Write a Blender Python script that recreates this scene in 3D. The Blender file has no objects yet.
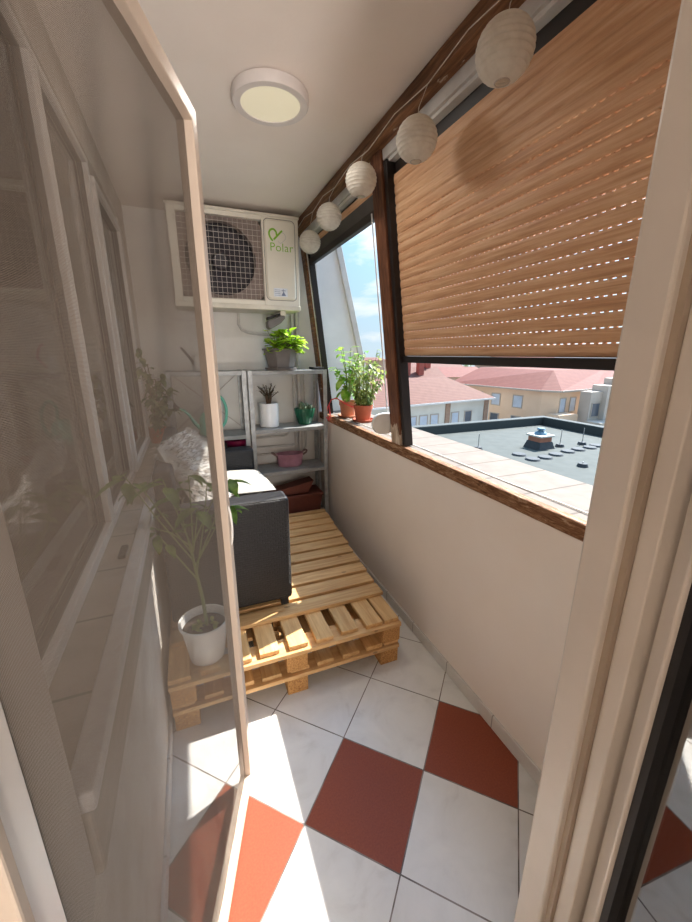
import bpy, bmesh, math, random
from mathutils import Vector, Matrix, noise
random.seed(7)
PI = math.pi
col = bpy.context.scene.collection
V = Vector

# ------------------------------------------------------------------ materials
def new_mat(name):
    m = bpy.data.materials.new(name); m.use_nodes = True
    nt = m.node_tree; nt.nodes.clear()
    out = nt.nodes.new('ShaderNodeOutputMaterial')
    return m, nt, out
def N(nt, t, **kw):
    n = nt.nodes.new(t)
    for k, v in kw.items(): setattr(n, k, v)
    return n
def L(nt, a, b): nt.links.new(a, b)
def rgb(r, g, b):                      # sRGB 0-255 to linear
    f = lambda c: (c/255/12.92) if c/255 <= .04045 else ((c/255+.055)/1.055)**2.4
    return (f(r), f(g), f(b), 1)
def coords(nt, scale=(1, 1, 1), rot=(0, 0, 0)):
    tc = N(nt, 'ShaderNodeTexCoord'); mp = N(nt, 'ShaderNodeMapping')
    mp.inputs['Scale'].default_value = scale; mp.inputs['Rotation'].default_value = rot
    L(nt, tc.outputs['Object'], mp.inputs['Vector']); return mp.outputs['Vector']
def noise_tex(nt, vec, scale, detail=4, rough=.55, dist=0):
    n = N(nt, 'ShaderNodeTexNoise'); n.inputs['Scale'].default_value = scale
    n.inputs['Detail'].default_value = detail; n.inputs['Roughness'].default_value = rough
    n.inputs['Distortion'].default_value = dist
    L(nt, vec, n.inputs['Vector']); return n.outputs['Fac']
def ramp(nt, fac, stops):
    r = N(nt, 'ShaderNodeValToRGB'); e = r.color_ramp.elements
    while len(e) < len(stops): e.new(.5)
    for i, (p, c) in enumerate(stops): e[i].position = p; e[i].color = c
    L(nt, fac, r.inputs['Fac']); return r.outputs['Color']
def math_n(nt, op, a, b=None, c=None):
    n = N(nt, 'ShaderNodeMath', operation=op)
    for i, x in enumerate((a, b, c)):
        if x is None: continue
        if isinstance(x, (int, float)): n.inputs[i].default_value = x
        else: L(nt, x, n.inputs[i])
    return n.outputs[0]
def mixc(nt, fac, a, b):
    n = N(nt, 'ShaderNodeMix', data_type='RGBA')
    for i, x in ((0, fac), (6, a), (7, b)):
        if isinstance(x, (int, float)): n.inputs[i].default_value = x
        elif isinstance(x, tuple): n.inputs[i].default_value = x
        else: L(nt, x, n.inputs[i])
    return n.outputs[2]
def pbsdf(nt, out, color, rough=.6, metal=0, spec=.4, bump=None, bstr=.2, bdist=.01):
    p = N(nt, 'ShaderNodeBsdfPrincipled')
    if isinstance(color, tuple): p.inputs['Base Color'].default_value = color
    else: L(nt, color, p.inputs['Base Color'])
    if isinstance(rough, (int, float)): p.inputs['Roughness'].default_value = rough
    else: L(nt, rough, p.inputs['Roughness'])
    p.inputs['Metallic'].default_value = metal; p.inputs['Specular IOR Level'].default_value = spec
    if bump is not None:
        b = N(nt, 'ShaderNodeBump'); b.inputs['Strength'].default_value = bstr; b.inputs['Distance'].default_value = bdist
        L(nt, bump, b.inputs['Height']); L(nt, b.outputs['Normal'], p.inputs['Normal'])
    L(nt, p.outputs[0], out.inputs['Surface']); return p
def plain(name, c, rough=.55, metal=0, var=.08, nscale=20, bump=.05, c2=None, spec=.4, stretch=(1, 1, 1)):
    m, nt, out = new_mat(name)
    v = coords(nt, stretch); f = noise_tex(nt, v, nscale)
    b = c2 if c2 else tuple([x*(1-var*2) for x in c[:3]]+[1])
    a = c if c2 else tuple([min(1, x*(1+var*.5)) for x in c[:3]]+[1])
    colr = ramp(nt, f, [(.3, b), (.65, a)])
    pbsdf(nt, out, colr, rough, metal, spec, f, bump, .005); return m
def wood(name, light, dark, axis='x', scale=1.0, knots=True, rough=.6):
    m, nt, out = new_mat(name)
    s = [14*scale]*3; s['xyz'.index(axis)] = 1.1*scale
    v = coords(nt, tuple(s)); f = noise_tex(nt, v, 3.5, 6, .6, .6)
    c = ramp(nt, f, [(.28, dark), (.5, tuple((light[i]+dark[i])*.5 for i in range(3))+(1,)), (.68, light)])
    if knots:
        s2 = [9]*3; s2['xyz'.index(axis)] = 4.5
        vo = N(nt, 'ShaderNodeTexVoronoi'); vo.inputs['Scale'].default_value = 1.3
        L(nt, coords(nt, tuple(s2)), vo.inputs['Vector'])
        k = math_n(nt, 'LESS_THAN', vo.outputs['Distance'], .1)
        c = mixc(nt, math_n(nt, 'MULTIPLY', k, .55), c, tuple(x*.35 for x in dark[:3])+(1,))
    oi = N(nt, 'ShaderNodeObjectInfo'); hs = N(nt, 'ShaderNodeHueSaturation'); L(nt, c, hs.inputs['Color'])
    L(nt, math_n(nt, 'ADD', math_n(nt, 'MULTIPLY', oi.outputs['Random'], .34), .84), hs.inputs['Value'])
    pbsdf(nt, out, hs.outputs[0], rough, 0, .3, f, .25, .004); return m
def leafmat(name, a, b, c, nscale=14):
    m, nt, out = new_mat(name)
    f = noise_tex(nt, coords(nt), nscale, 3)
    colr = ramp(nt, f, [(.33, a), (.5, b), (.66, c)])
    d = N(nt, 'ShaderNodeBsdfPrincipled'); d.inputs['Roughness'].default_value = .45
    t = N(nt, 'ShaderNodeBsdfTranslucent'); mx = N(nt, 'ShaderNodeMixShader'); mx.inputs[0].default_value = .45
    L(nt, colr, d.inputs['Base Color']); L(nt, colr, t.inputs['Color'])
    L(nt, d.outputs[0], mx.inputs[1]); L(nt, t.outputs[0], mx.inputs[2]); L(nt, mx.outputs[0], out.inputs['Surface']); return m
def emit_mat(name, c, s, base):
    m, nt, out = new_mat(name)
    p = pbsdf(nt, out, base, .4); p.inputs['Emission Color'].default_value = c; p.inputs['Emission Strength'].default_value = s
    return m

def floor_mat():
    m, nt, out = new_mat('floor_tiles')
    tc = N(nt, 'ShaderNodeTexCoord'); sx = N(nt, 'ShaderNodeSeparateXYZ'); L(nt, tc.outputs['Object'], sx.inputs[0])
    S = .3472*math.sqrt(2)
    x = math_n(nt, 'SUBTRACT', sx.outputs[0], .2256); y = math_n(nt, 'SUBTRACT', sx.outputs[1], .9504)
    u = math_n(nt, 'DIVIDE', math_n(nt, 'ADD', x, y), S); v = math_n(nt, 'DIVIDE', math_n(nt, 'SUBTRACT', y, x), S)
    iu = math_n(nt, 'FLOOR', u); iv = math_n(nt, 'FLOOR', v)
    s = math_n(nt, 'ADD', iu, iv)
    red = math_n(nt, 'COMPARE', s, -1.0, .2)
    fu = math_n(nt, 'FRACT', u); fv = math_n(nt, 'FRACT', v)
    eu = math_n(nt, 'MINIMUM', fu, math_n(nt, 'SUBTRACT', 1.0, fu)); ev = math_n(nt, 'MINIMUM', fv, math_n(nt, 'SUBTRACT', 1.0, fv))
    e = math_n(nt, 'MINIMUM', eu, ev); gr = math_n(nt, 'LESS_THAN', e, .0068)
    vec = tc.outputs['Object']
    tv = N(nt, 'ShaderNodeCombineXYZ'); L(nt, math_n(nt, 'MULTIPLY', iu, 3.7), tv.inputs[0]); L(nt, math_n(nt, 'MULTIPLY', iv, 5.3), tv.inputs[1])
    av = N(nt, 'ShaderNodeVectorMath', operation='ADD'); L(nt, vec, av.inputs[0]); L(nt, tv.outputs[0], av.inputs[1])
    f1 = noise_tex(nt, av.outputs[0], 5.5, 7, .6, 1.2)
    white = ramp(nt, f1, [(.3, rgb(206, 204, 200)), (.42, rgb(216, 215, 212)), (.6, rgb(222, 221, 218))])
    f2 = noise_tex(nt, vec, 160, 2)
    redc = ramp(nt, f2, [(.3, rgb(128, 58, 36)), (.7, rgb(140, 69, 42))])
    c = mixc(nt, red, white, redc)
    f3 = noise_tex(nt, vec, 9, 2)
    gc = ramp(nt, f3, [(.4, rgb(92, 84, 78)), (.6, rgb(138, 128, 120))])
    c = mixc(nt, gr, c, gc)
    h = math_n(nt, 'SUBTRACT', 1.0, gr)
    rg = math_n(nt, 'ADD', math_n(nt, 'MULTIPLY', red, .2), .32)
    pbsdf(nt, out, c, rg, 0, .4, h, .4, .002); return m

def mesh_mat():
    m, nt, out = new_mat('insect_mesh')
    uv = N(nt, 'ShaderNodeUVMap'); sx = N(nt, 'ShaderNodeSeparateXYZ'); L(nt, uv.outputs[0], sx.inputs[0])
    def thread(o):
        f = math_n(nt, 'FRACT', math_n(nt, 'DIVIDE', o, .0016)); return math_n(nt, 'LESS_THAN', f, .39)
    t = math_n(nt, 'MAXIMUM', thread(sx.outputs[0]), thread(sx.outputs[1]))
    d = N(nt, 'ShaderNodeBsdfDiffuse'); d.inputs['Color'].default_value = rgb(128, 117, 107)
    tl = N(nt, 'ShaderNodeBsdfTranslucent'); tl.inputs['Color'].default_value = rgb(128, 117, 107)
    md = N(nt, 'ShaderNodeMixShader'); md.inputs[0].default_value = .3
    L(nt, d.outputs[0], md.inputs[1]); L(nt, tl.outputs[0], md.inputs[2])
    tr = N(nt, 'ShaderNodeBsdfTransparent'); mx = N(nt, 'ShaderNodeMixShader')
    L(nt, t, mx.inputs[0]); L(nt, tr.outputs[0], mx.inputs[1]); L(nt, md.outputs[0], mx.inputs[2])
    L(nt, mx.outputs[0], out.inputs['Surface']); return m

def glass_mat(name, refl, tint):
    m, nt, out = new_mat(name)
    g = N(nt, 'ShaderNodeBsdfGlossy'); g.inputs['Roughness'].default_value = .02; g.inputs['Color'].default_value = (.9, .9, .9, 1)
    tr = N(nt, 'ShaderNodeBsdfTransparent'); tr.inputs['Color'].default_value = tint
    fr = N(nt, 'ShaderNodeFresnel'); fr.inputs['IOR'].default_value = 1.5
    mx = N(nt, 'ShaderNodeMixShader')
    L(nt, math_n(nt, 'ADD', fr.outputs[0], refl), mx.inputs[0]); L(nt, tr.outputs[0], mx.inputs[1]); L(nt, g.outputs[0], mx.inputs[2])
    L(nt, mx.outputs[0], out.inputs['Surface']); return m

def weave_mat():
    m, nt, out = new_mat('black_rattan')
    tc = N(nt, 'ShaderNodeTexCoord'); sx = N(nt, 'ShaderNodeSeparateXYZ'); L(nt, tc.outputs['Object'], sx.inputs[0])
    cb = N(nt, 'ShaderNodeCombineXYZ'); L(nt, math_n(nt, 'ADD', sx.outputs[0], sx.outputs[1]), cb.inputs[0]); L(nt, sx.outputs[2], cb.inputs[1])
    b = N(nt, 'ShaderNodeTexBrick'); L(nt, cb.outputs[0], b.inputs['Vector']); b.inputs['Scale'].default_value = 1
    b.inputs['Brick Width'].default_value = .026; b.inputs['Row Height'].default_value = .0125; b.inputs['Mortar Size'].default_value = .0026
    b.inputs['Mortar Smooth'].default_value = .6
    b.inputs['Color1'].default_value = rgb(38, 37, 40); b.inputs['Color2'].default_value = rgb(28, 27, 30); b.inputs['Mortar'].default_value = rgb(9, 9, 10)
    h = math_n(nt, 'SUBTRACT', 1.0, b.outputs['Fac'])
    pbsdf(nt, out, b.outputs['Color'], .45, 0, .5, h, .8, .006); return m

def blind_mat():
    m, nt, out = new_mat('blind_wood_print')
    f = noise_tex(nt, coords(nt, (9, 1.3, 26)), 2.6, 7, .62, .5)
    f2 = noise_tex(nt, coords(nt, (1, 1, 5)), 1.4, 2)
    c = ramp(nt, f, [(.25, rgb(172, 126, 92)), (.45, rgb(206, 160, 122)), (.6, rgb(222, 182, 145)), (.78, rgb(234, 202, 168))])
    c = mixc(nt, math_n(nt, 'MULTIPLY', f2, .35), c, rgb(190, 140, 104))
    pbsdf(nt, out, c, .5, 0, .35); return m

def wallmat(name, c, c2, nscale=3, bump=.12, fine=70):
    m, nt, out = new_mat(name)
    v = coords(nt); f = noise_tex(nt, v, nscale, 5); g = noise_tex(nt, v, fine, 3)
    colr = ramp(nt, f, [(.3, c2), (.6, c)])
    pbsdf(nt, out, colr, .8, 0, .2, g, bump, .004); return m

def beam_mat():
    m, nt, out = new_mat('stained_beam')
    f = noise_tex(nt, coords(nt, (22, 1.6, 22)), 2.6, 6, .62, .8)
    c = ramp(nt, f, [(.25, rgb(66, 42, 28)), (.45, rgb(108, 72, 48)), (.6, rgb(136, 96, 66)), (.75, rgb(166, 128, 94))])
    g = noise_tex(nt, coords(nt, (9, 3, 9)), 2.2, 5, .7)
    w = ramp(nt, g, [(.64, (0, 0, 0, 1)), (.69, (1, 1, 1, 1))])
    c = mixc(nt, w, c, rgb(196, 180, 160))
    pbsdf(nt, out, c, .55, 0, .3, f, .35, .004); return m
def weathered_mat():
    m, nt, out = new_mat('weathered_sill_wood')
    f = noise_tex(nt, coords(nt, (30, 4.5, 30)), 2.0, 8, .72, 1.6)
    c = ramp(nt, f, [(.28, rgb(56, 36, 24)), (.45, rgb(114, 76, 50)), (.57, rgb(152, 114, 82)), (.7, rgb(200, 180, 156))])
    pbsdf(nt, out, c, .7, 0, .25, f, .5, .006); return m
def post_mat():
    m, nt, out = new_mat('peeling_post')
    f = noise_tex(nt, coords(nt, (22, 22, 2)), 2.4, 6, .6, .7)
    c = ramp(nt, f, [(.3, rgb(70, 42, 30)), (.55, rgb(112, 70, 48)), (.75, rgb(142, 96, 68))])
    tc = N(nt, 'ShaderNodeTexCoord'); sx = N(nt, 'ShaderNodeSeparateXYZ'); L(nt, tc.outputs['Object'], sx.inputs[0])
    g = noise_tex(nt, coords(nt, (12, 12, 5)), 2, 4)
    t = math_n(nt, 'ADD', sx.outputs[2], math_n(nt, 'MULTIPLY', math_n(nt, 'SUBTRACT', g, .5), -.25))
    k = math_n(nt, 'LESS_THAN', t, 1.2)
    pale = ramp(nt, f, [(.35, rgb(150, 122, 98)), (.6, rgb(206, 192, 174))])
    pbsdf(nt, out, mixc(nt, k, c, pale), .6, 0, .3, f, .3, .004); return m
def tile_rows(name, a, b, line, step, lw=.12, axis=None):
    m, nt, out = new_mat(name)
    tc = N(nt, 'ShaderNodeTexCoord'); sx = N(nt, 'ShaderNodeSeparateXYZ'); L(nt, tc.outputs['Object'], sx.inputs[0])
    s = sx.outputs[2 if axis is None else axis]
    fr = math_n(nt, 'FRACT', math_n(nt, 'DIVIDE', s, step)); k = math_n(nt, 'LESS_THAN', fr, lw)
    f = noise_tex(nt, coords(nt), 1.7 if axis is None else 14, 5)
    c = ramp(nt, f, [(.3, a), (.65, b)])
    c = mixc(nt, math_n(nt, 'MULTIPLY', k, .65), c, line)
    pbsdf(nt, out, c, .75, 0, .2, k, -.3, .01); return m

M = dict(
 floor=floor_mat(), mesh=mesh_mat(), weave=weave_mat(), blind=blind_mat(), beam=beam_mat(), oldwood=weathered_mat(), post=post_mat(),
 ceil=wallmat('ceiling_paint', rgb(242, 232, 224), rgb(238, 227, 218), 2.5),
 wall=wallmat('wall_paint', rgb(236, 226, 217), rgb(231, 220, 210), 1.8),
 bwall=wallmat('back_wall_paint', rgb(228, 225, 220), rgb(216, 211, 205), 3, .25, 40),
 stucco=wallmat('facade_stucco', rgb(206, 198, 190), rgb(186, 177, 168), 6, .5, 60),
 pier=wallmat('pier_plaster', rgb(196, 190, 184), rgb(184, 178, 172), 4),
 outwall=wallmat('outer_fin_plaster', rgb(232, 233, 234), rgb(214, 216, 219), 2, .3, 30),
 room=wallmat('room_paint', rgb(218, 205, 190), rgb(210, 196, 180), 2),
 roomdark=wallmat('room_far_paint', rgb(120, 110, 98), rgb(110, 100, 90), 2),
 pvc=plain('ivory_pvc', rgb(208, 202, 197), .38, var=.03, nscale=6, bump=.03),
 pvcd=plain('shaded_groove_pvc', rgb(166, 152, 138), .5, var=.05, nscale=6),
 screenframe=plain('pinkish_white_aluminium', rgb(198, 180, 164), .42, var=.04, nscale=5, bump=.02),
 stile=plain('grey_mesh_stile', rgb(132, 126, 120), .7, var=.06, nscale=30),
 gasket=plain('black_rubber', rgb(20, 20, 24), .5), dark=plain('dark_bronze_metal', rgb(34, 26, 24), .45),
 darkgrey=plain('dark_grey_rail', rgb(66, 62, 60), .4), rail=plain('white_rail', rgb(208, 206, 204), .4, var=.1, nscale=9),
 glass=glass_mat('window_glass', .0, (.86, .86, .86, 1)), doorglass=glass_mat('coated_door_glass', .28, (.75, .78, .8, 1)),
 curtain=wallmat('room_curtain', rgb(176, 160, 146), rgb(160, 146, 132), 5),
 siltile=tile_rows('grey_sill_tiles', rgb(150, 140, 131), rgb(166, 156, 146), rgb(70, 62, 56), .245, .03, 1),
 silledge=plain('pale_sill_nosing', rgb(205, 200, 198), .6, var=.06, nscale=40, bump=.2),
 sillface=plain('greyish_sill_face', rgb(160, 150, 140), .6, var=.1, nscale=6, stretch=(4, 1, 8)),
 coping=tile_rows('pale_coping_slabs', rgb(108, 99, 91), rgb(120, 110, 101), rgb(72, 60, 52), .205, .05, 1),
 skirt=tile_rows('skirting_tiles', rgb(204, 200, 196), rgb(214, 210, 206), rgb(110, 104, 98), .33, .016, 1),
 acwhite=plain('ac_enamel', rgb(226, 220, 206), .4, var=.03, nscale=4, bump=.02), acdirty=plain('aged_ac_enamel', rgb(214, 207, 192), .5, var=.1, nscale=7),
 accoil=plain('ac_coil_mauve_grey', rgb(134, 119, 112), .7), acfan=plain('ac_fan_plastic', rgb(56, 51, 58), .5), wire=plain('grille_wire', rgb(196, 186, 178), .4),  # coil, shroud and fan plate share one mauve grey
 green=plain('logo_green', rgb(122, 178, 32), .5, var=.02), palegrey=plain('logo_grey', rgb(196, 196, 188), .5), sticker=plain('sticker_paper', rgb(226, 230, 236), .5),
 stickerink=plain('sticker_ink', rgb(120, 132, 158), .6), black=plain('black_plastic', rgb(28, 27, 28), .5), greyplastic=plain('grey_plastic', rgb(112, 106, 102), .5),
 galv=plain('galvanised_steel', rgb(170, 172, 172), .42, metal=.35, var=.14, nscale=24), galvd=plain('shelf_steel', rgb(150, 151, 150), .45, metal=.3, var=.12, nscale=18),
 pipe=plain('painted_pipe', rgb(206, 201, 195), .5), pallet=wood('pallet_pine', rgb(222, 184, 130), rgb(190, 144, 92), 'y'), palletx=wood('pallet_pine_across', rgb(222, 184, 132), rgb(188, 142, 92), 'x'),
 block=plain('chipboard_block', rgb(204, 156, 96), .75, c2=rgb(150, 100, 54), nscale=130, bump=.4),
 fabric=plain('light_grey_canvas', rgb(146, 142, 136), .9, var=.06, nscale=220, bump=.3), charcoal=plain('charcoal_canvas', rgb(84, 80, 80), .9, var=.08, nscale=180, bump=.3),
 fur=plain('white_long_pile', rgb(236, 232, 226), .9, c2=rgb(158, 148, 140), nscale=11, bump=.2),
 planter=plain('anthracite_planter', rgb(104, 97, 94), .5, var=.06), ceramic=plain('white_ceramic', rgb(232, 232, 232), .3, var=.02), greenpot=plain('dark_green_glaze', rgb(26, 92, 66), .3, var=.2, nscale=12),
 terracotta=plain('terracotta_pot', rgb(186, 96, 66), .7, var=.12, nscale=9), terrapale=plain('pale_terracotta', rgb(196, 130, 96), .7, var=.12, nscale=9), rust=plain('brown_terracotta_plastic', rgb(104, 54, 42), .6),
 mauve=plain('mauve_enamel', rgb(176, 128, 144), .45, c2=rgb(140, 98, 112), nscale=8), mauvemetal=plain('pot_handle_metal', rgb(130, 104, 100), .4), magenta=plain('crimson_plastic', rgb(134, 20, 68), .4), teal=plain('mint_plastic', rgb(116, 190, 170), .4, var=.04),
 pinkpl=plain('pink_plastic', rgb(216, 130, 150), .4), whitepl=plain('white_plastic', rgb(228, 226, 222), .4, var=.03), redstring=plain('red_ribbon_weave', rgb(220, 64, 74), .6),
 soil=plain('potting_soil', rgb(58, 44, 34), .95, nscale=90, bump=.6), stem=plain('green_stem', rgb(122, 132, 78), .6), woodstem=plain('woody_stem', rgb(96, 76, 58), .8), cord=plain('clear_cord', rgb(214, 206, 194), .5),
 lime=leafmat('lime_leaves', rgb(112, 168, 30), rgb(172, 208, 52), rgb(222, 236, 110)), basil=leafmat('pepper_leaves', rgb(84, 138, 36), rgb(132, 178, 60), rgb(188, 212, 104)), dusty=leafmat('dusty_leaves', rgb(84, 108, 56), rgb(132, 150, 76), rgb(186, 186, 110)),
 ficus=leafmat('ficus_leaves', rgb(52, 84, 30), rgb(86, 118, 44), rgb(130, 158, 74)), jade=leafmat('dark_jade_leaves', rgb(40, 50, 34), rgb(64, 72, 50), rgb(100, 100, 76)), trail=leafmat('trailing_leaves', rgb(56, 78, 46), rgb(94, 112, 70), rgb(150, 160, 116)), cactus=leafmat('cactus_skin', rgb(70, 96, 66), rgb(110, 130, 98), rgb(176, 180, 158)),
 bitumen=plain('grey_green_bitumen', rgb(68, 72, 69), .85, c2=rgb(58, 63, 60), nscale=3), bitedge=plain('dark_bitumen_upstand', rgb(60, 66, 67), .8), bitdark=plain('dark_pad', rgb(66, 70, 74), .8), brickv=plain('brick_stack', rgb(168, 112, 90), .8, nscale=8), bluev=plain('blue_cowl', rgb(96, 128, 148), .5),
 roofa=tile_rows('salmon_roof_tiles', rgb(98, 62, 52), rgb(108, 71, 61), rgb(70, 40, 32), .16, .3), roofb=tile_rows('red_roof_tiles', rgb(102, 52, 43), rgb(112, 62, 52), rgb(74, 34, 28), .16, .3),
 greywall=wallmat('far_grey_render', rgb(202, 200, 192), rgb(188, 186, 178), .4), peach=wallmat('far_peach_render', rgb(218, 190, 164), rgb(208, 178, 152), .3), greyw2=wallmat('far_white_render', rgb(190, 180, 170), rgb(176, 166, 156), .4),
 brickfar=plain('far_brick_pier', rgb(150, 124, 106), .8, nscale=4), shutter=plain('far_window_shutter', rgb(176, 186, 200), .5, nscale=1), fardark=plain('far_dark_glass', rgb(84, 92, 104), .3, nscale=1), farframe=plain('far_window_trim', rgb(170, 160, 150), .6),
 chimney=plain('far_chimney_brick', rgb(168, 92, 80), .8, nscale=3), tree=leafmat('tree_leaves', rgb(50, 76, 34), rgb(84, 106, 50), rgb(122, 138, 74), 1.2), trunk=plain('tree_trunk', rgb(84, 66, 52), .9), street=plain('street_asphalt', rgb(140, 136, 132), .9, nscale=.4),
)
def paper_mat():
    m, nt, out = new_mat('lantern_paper')
    f = noise_tex(nt, coords(nt), 40, 3); c = ramp(nt, f, [(.3, rgb(224, 218, 208)), (.6, rgb(236, 231, 222))])
    d = N(nt, 'ShaderNodeBsdfDiffuse'); t = N(nt, 'ShaderNodeBsdfTranslucent'); mx = N(nt, 'ShaderNodeMixShader'); mx.inputs[0].default_value = .4
    L(nt, c, d.inputs[0]); L(nt, c, t.inputs[0]); L(nt, d.outputs[0], mx.inputs[1]); L(nt, t.outputs[0], mx.inputs[2]); L(nt, mx.outputs[0], out.inputs[0]); return m
M['paper'] = paper_mat()
M['lamp'] = emit_mat('lamp_diffuser', rgb(255, 240, 200), .16, rgb(226, 222, 204))
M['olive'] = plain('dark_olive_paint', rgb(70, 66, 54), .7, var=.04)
M['lampring'] = plain('lamp_ring', rgb(226, 218, 214), .45, var=.02)

# ------------------------------------------------------------------ mesh helpers
class MB:
    def __init__(s): s.bm = bmesh.new(); s.uv = None
    def quad(s, *p):
        vs = [s.bm.verts.new(q) for q in p]; return s.bm.faces.new(vs)
    def hexa(s, b, t):                                   # bottom ring, top ring (4 points each, counter-clockwise from above)
        B = [s.bm.verts.new(p) for p in b]; T = [s.bm.verts.new(p) for p in t]; n = len(B)
        s.bm.faces.new(B[::-1]); s.bm.faces.new(T)
        for i in range(n): s.bm.faces.new((B[i], B[(i+1) % n], T[(i+1) % n], T[i]))
        return s
    def box(s, x0, x1, y0, y1, z0, z1):
        return s.hexa([(x0, y0, z0), (x1, y0, z0), (x1, y1, z0), (x0, y1, z0)], [(x0, y0, z1), (x1, y0, z1), (x1, y1, z1), (x0, y1, z1)])
    def obox(s, p, q, w, z0, z1):                        # box along plan line p-q, width w
        p = V((p[0], p[1])); q = V((q[0], q[1])); d = (q-p).normalized(); n = V((-d.y, d.x))*w/2
        c = [p+n*-1, q-n, q+n, p+n]
        return s.hexa([(a.x, a.y, z0) for a in c], [(a.x, a.y, z1) for a in c])
    def prism(s, pts, d):
        pts = [V(p) for p in pts]; d = V(d); nrm = V((0, 0, 0))
        for i in range(len(pts)): nrm += pts[i].cross(pts[(i+1) % len(pts)])
        if nrm.dot(d) < 0: pts = pts[::-1]
        return s.hexa(pts, [p+d for p in pts])
    def tube(s, pts, r, n=8, cap=True):
        pts = [V(p) for p in pts]; rings = []; up = V((0, 0, 1)); prev = None
        for i, p in enumerate(pts):
            t = (pts[min(i+1, len(pts)-1)]-pts[max(i-1, 0)]).normalized()
            if prev is None:
                a = t.cross(up)
                if a.length < 1e-3: a = t.cross(V((1, 0, 0)))
            else: a = prev-t*prev.dot(t)
            a.normalize(); prev = a; b = t.cross(a); rr = r[i] if isinstance(r, (list, tuple)) else r
            rings.append([s.bm.verts.new(p+a*math.cos(2*PI*k/n)*rr+b*math.sin(2*PI*k/n)*rr) for k in range(n)])
        for A, B in zip(rings, rings[1:]):
            for k in range(n): s.bm.faces.new((A[k], A[(k+1) % n], B[(k+1) % n], B[k]))
        if cap:
            s.bm.faces.new(rings[0][::-1]); s.bm.faces.new(rings[-1])
        return s
    def lathe(s, prof, c, n=32, sx=1, sy=1, rib=0, ribn=0, close=False):
        c = V(c); rings = []
        for r, z in prof:
            ring = []
            for k in range(n):
                a = 2*PI*k/n; q = r*(1+rib*math.cos(ribn*a)) if rib else r
                ring.append(s.bm.verts.new(c+V((q*math.cos(a)*sx, q*math.sin(a)*sy, z))))
            rings.append(ring)
        for A, B in zip(rings, rings[1:]):
            for k in range(n): s.bm.faces.new((A[k], A[(k+1) % n], B[(k+1) % n], B[k]))
        if close:
            s.bm.faces.new(rings[0][::-1]); s.bm.faces.new(rings[-1])
        return s
    def leaf(s, base, d, Ln, W, droop=.35, fold=.25, seg=4, tip=1.0):
        d = V(d).normalized(); side = d.cross(V((0, 0, 1)))
        if side.length < .05: side = V((1, 0, 0))
        side.normalize(); p = V(base); rows = []
        for i in range(seg+1):
            t = i/seg; w = W/2*math.sin(PI*min(1, t**.8*.97+.03))
            nrm = side.cross(d).normalized()
            rows.append((s.bm.verts.new(p-side*w+nrm*w*fold), s.bm.verts.new(p), s.bm.verts.new(p+side*w+nrm*w*fold)))
            d = (d+V((0, 0, -droop/seg))).normalized(); p = p+d*Ln/seg
        for A, B in zip(rows, rows[1:]):
            s.bm.faces.new((A[0], A[1], B[1], B[0])); s.bm.faces.new((A[1], A[2], B[2], B[1]))
        return s
    def blob(s, c, r, seed=0, amp=.2, sub=2, fr=2.0):
        res = bmesh.ops.create_icosphere(s.bm, subdivisions=sub, radius=1)
        r = r if isinstance(r, (tuple, list)) else (r, r, r)
        for v in res['verts']:
            k = 1+amp*noise.noise(v.co*fr+V((seed*3.1, seed*1.7, 0)))
            v.co = V((v.co.x*r[0]*k, v.co.y*r[1]*k, v.co.z*r[2]*k))+V(c)
        return s
    def build(s, name, m, parent=None, smooth=False, bevel=0, kind=None, label=None, norm=True):
        bm = s.bm
        if norm: bmesh.ops.recalc_face_normals(bm, faces=bm.faces)
        if parent is not None:
            off = base_of(parent)
            for v in bm.verts: v.co -= off
        if smooth:
            for f in bm.faces: f.smooth = True
            for e in bm.edges:
                if len(e.link_faces) == 2 and e.calc_face_angle(0) > .75: e.smooth = False
        me = bpy.data.meshes.new(name); bm.to_mesh(me); bm.free(); me.materials.append(M[m] if isinstance(m, str) else m)
        o = bpy.data.objects.new(name, me); col.objects.link(o)
        if parent is not None: o.parent = parent
        if bevel:
            b = o.modifiers.new('bevel', 'BEVEL'); b.width = bevel; b.segments = 2; b.limit_method = 'ANGLE'
        if kind: o['kind'] = kind
        if label: o['label'] = label
        return o
def base_of(o):
    p = V((0, 0, 0))
    while o is not None: p = p+o.location; o = o.parent
    return p
def thing(name, label, cat, loc, group=None):
    o = bpy.data.objects.new(name, None); col.objects.link(o); o.location = loc; o.empty_display_size = .05
    return tag(o, label, cat, group)
def tag(o, label, cat, group=None):
    o['label'] = label; o['category'] = cat
    if group: o['group'] = group
    return o
def struct(mb, name, m, parent=None, bevel=0, smooth=False):
    return mb.build(name, m, parent, smooth, bevel, 'structure')
def sx(z): return 1.123-.121*(z-1.06)                     # inner face of the sloping glazing plane at height z
def slab(y0, y1, z0, z1, o0, o1):                         # piece lying in the sloping plane, o = depth outwards
    return ([(sx(z0)+o0, y0, z0), (sx(z0)+o1, y0, z0), (sx(z0)+o1, y1, z0), (sx(z0)+o0, y1, z0)],
            [(sx(z1)+o0, y0, z1), (sx(z1)+o1, y0, z1), (sx(z1)+o1, y1, z1), (sx(z1)+o0, y1, z1)])

YB = 3.39; ZC = 2.59; XR = 1.104; XL = -.224
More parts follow.
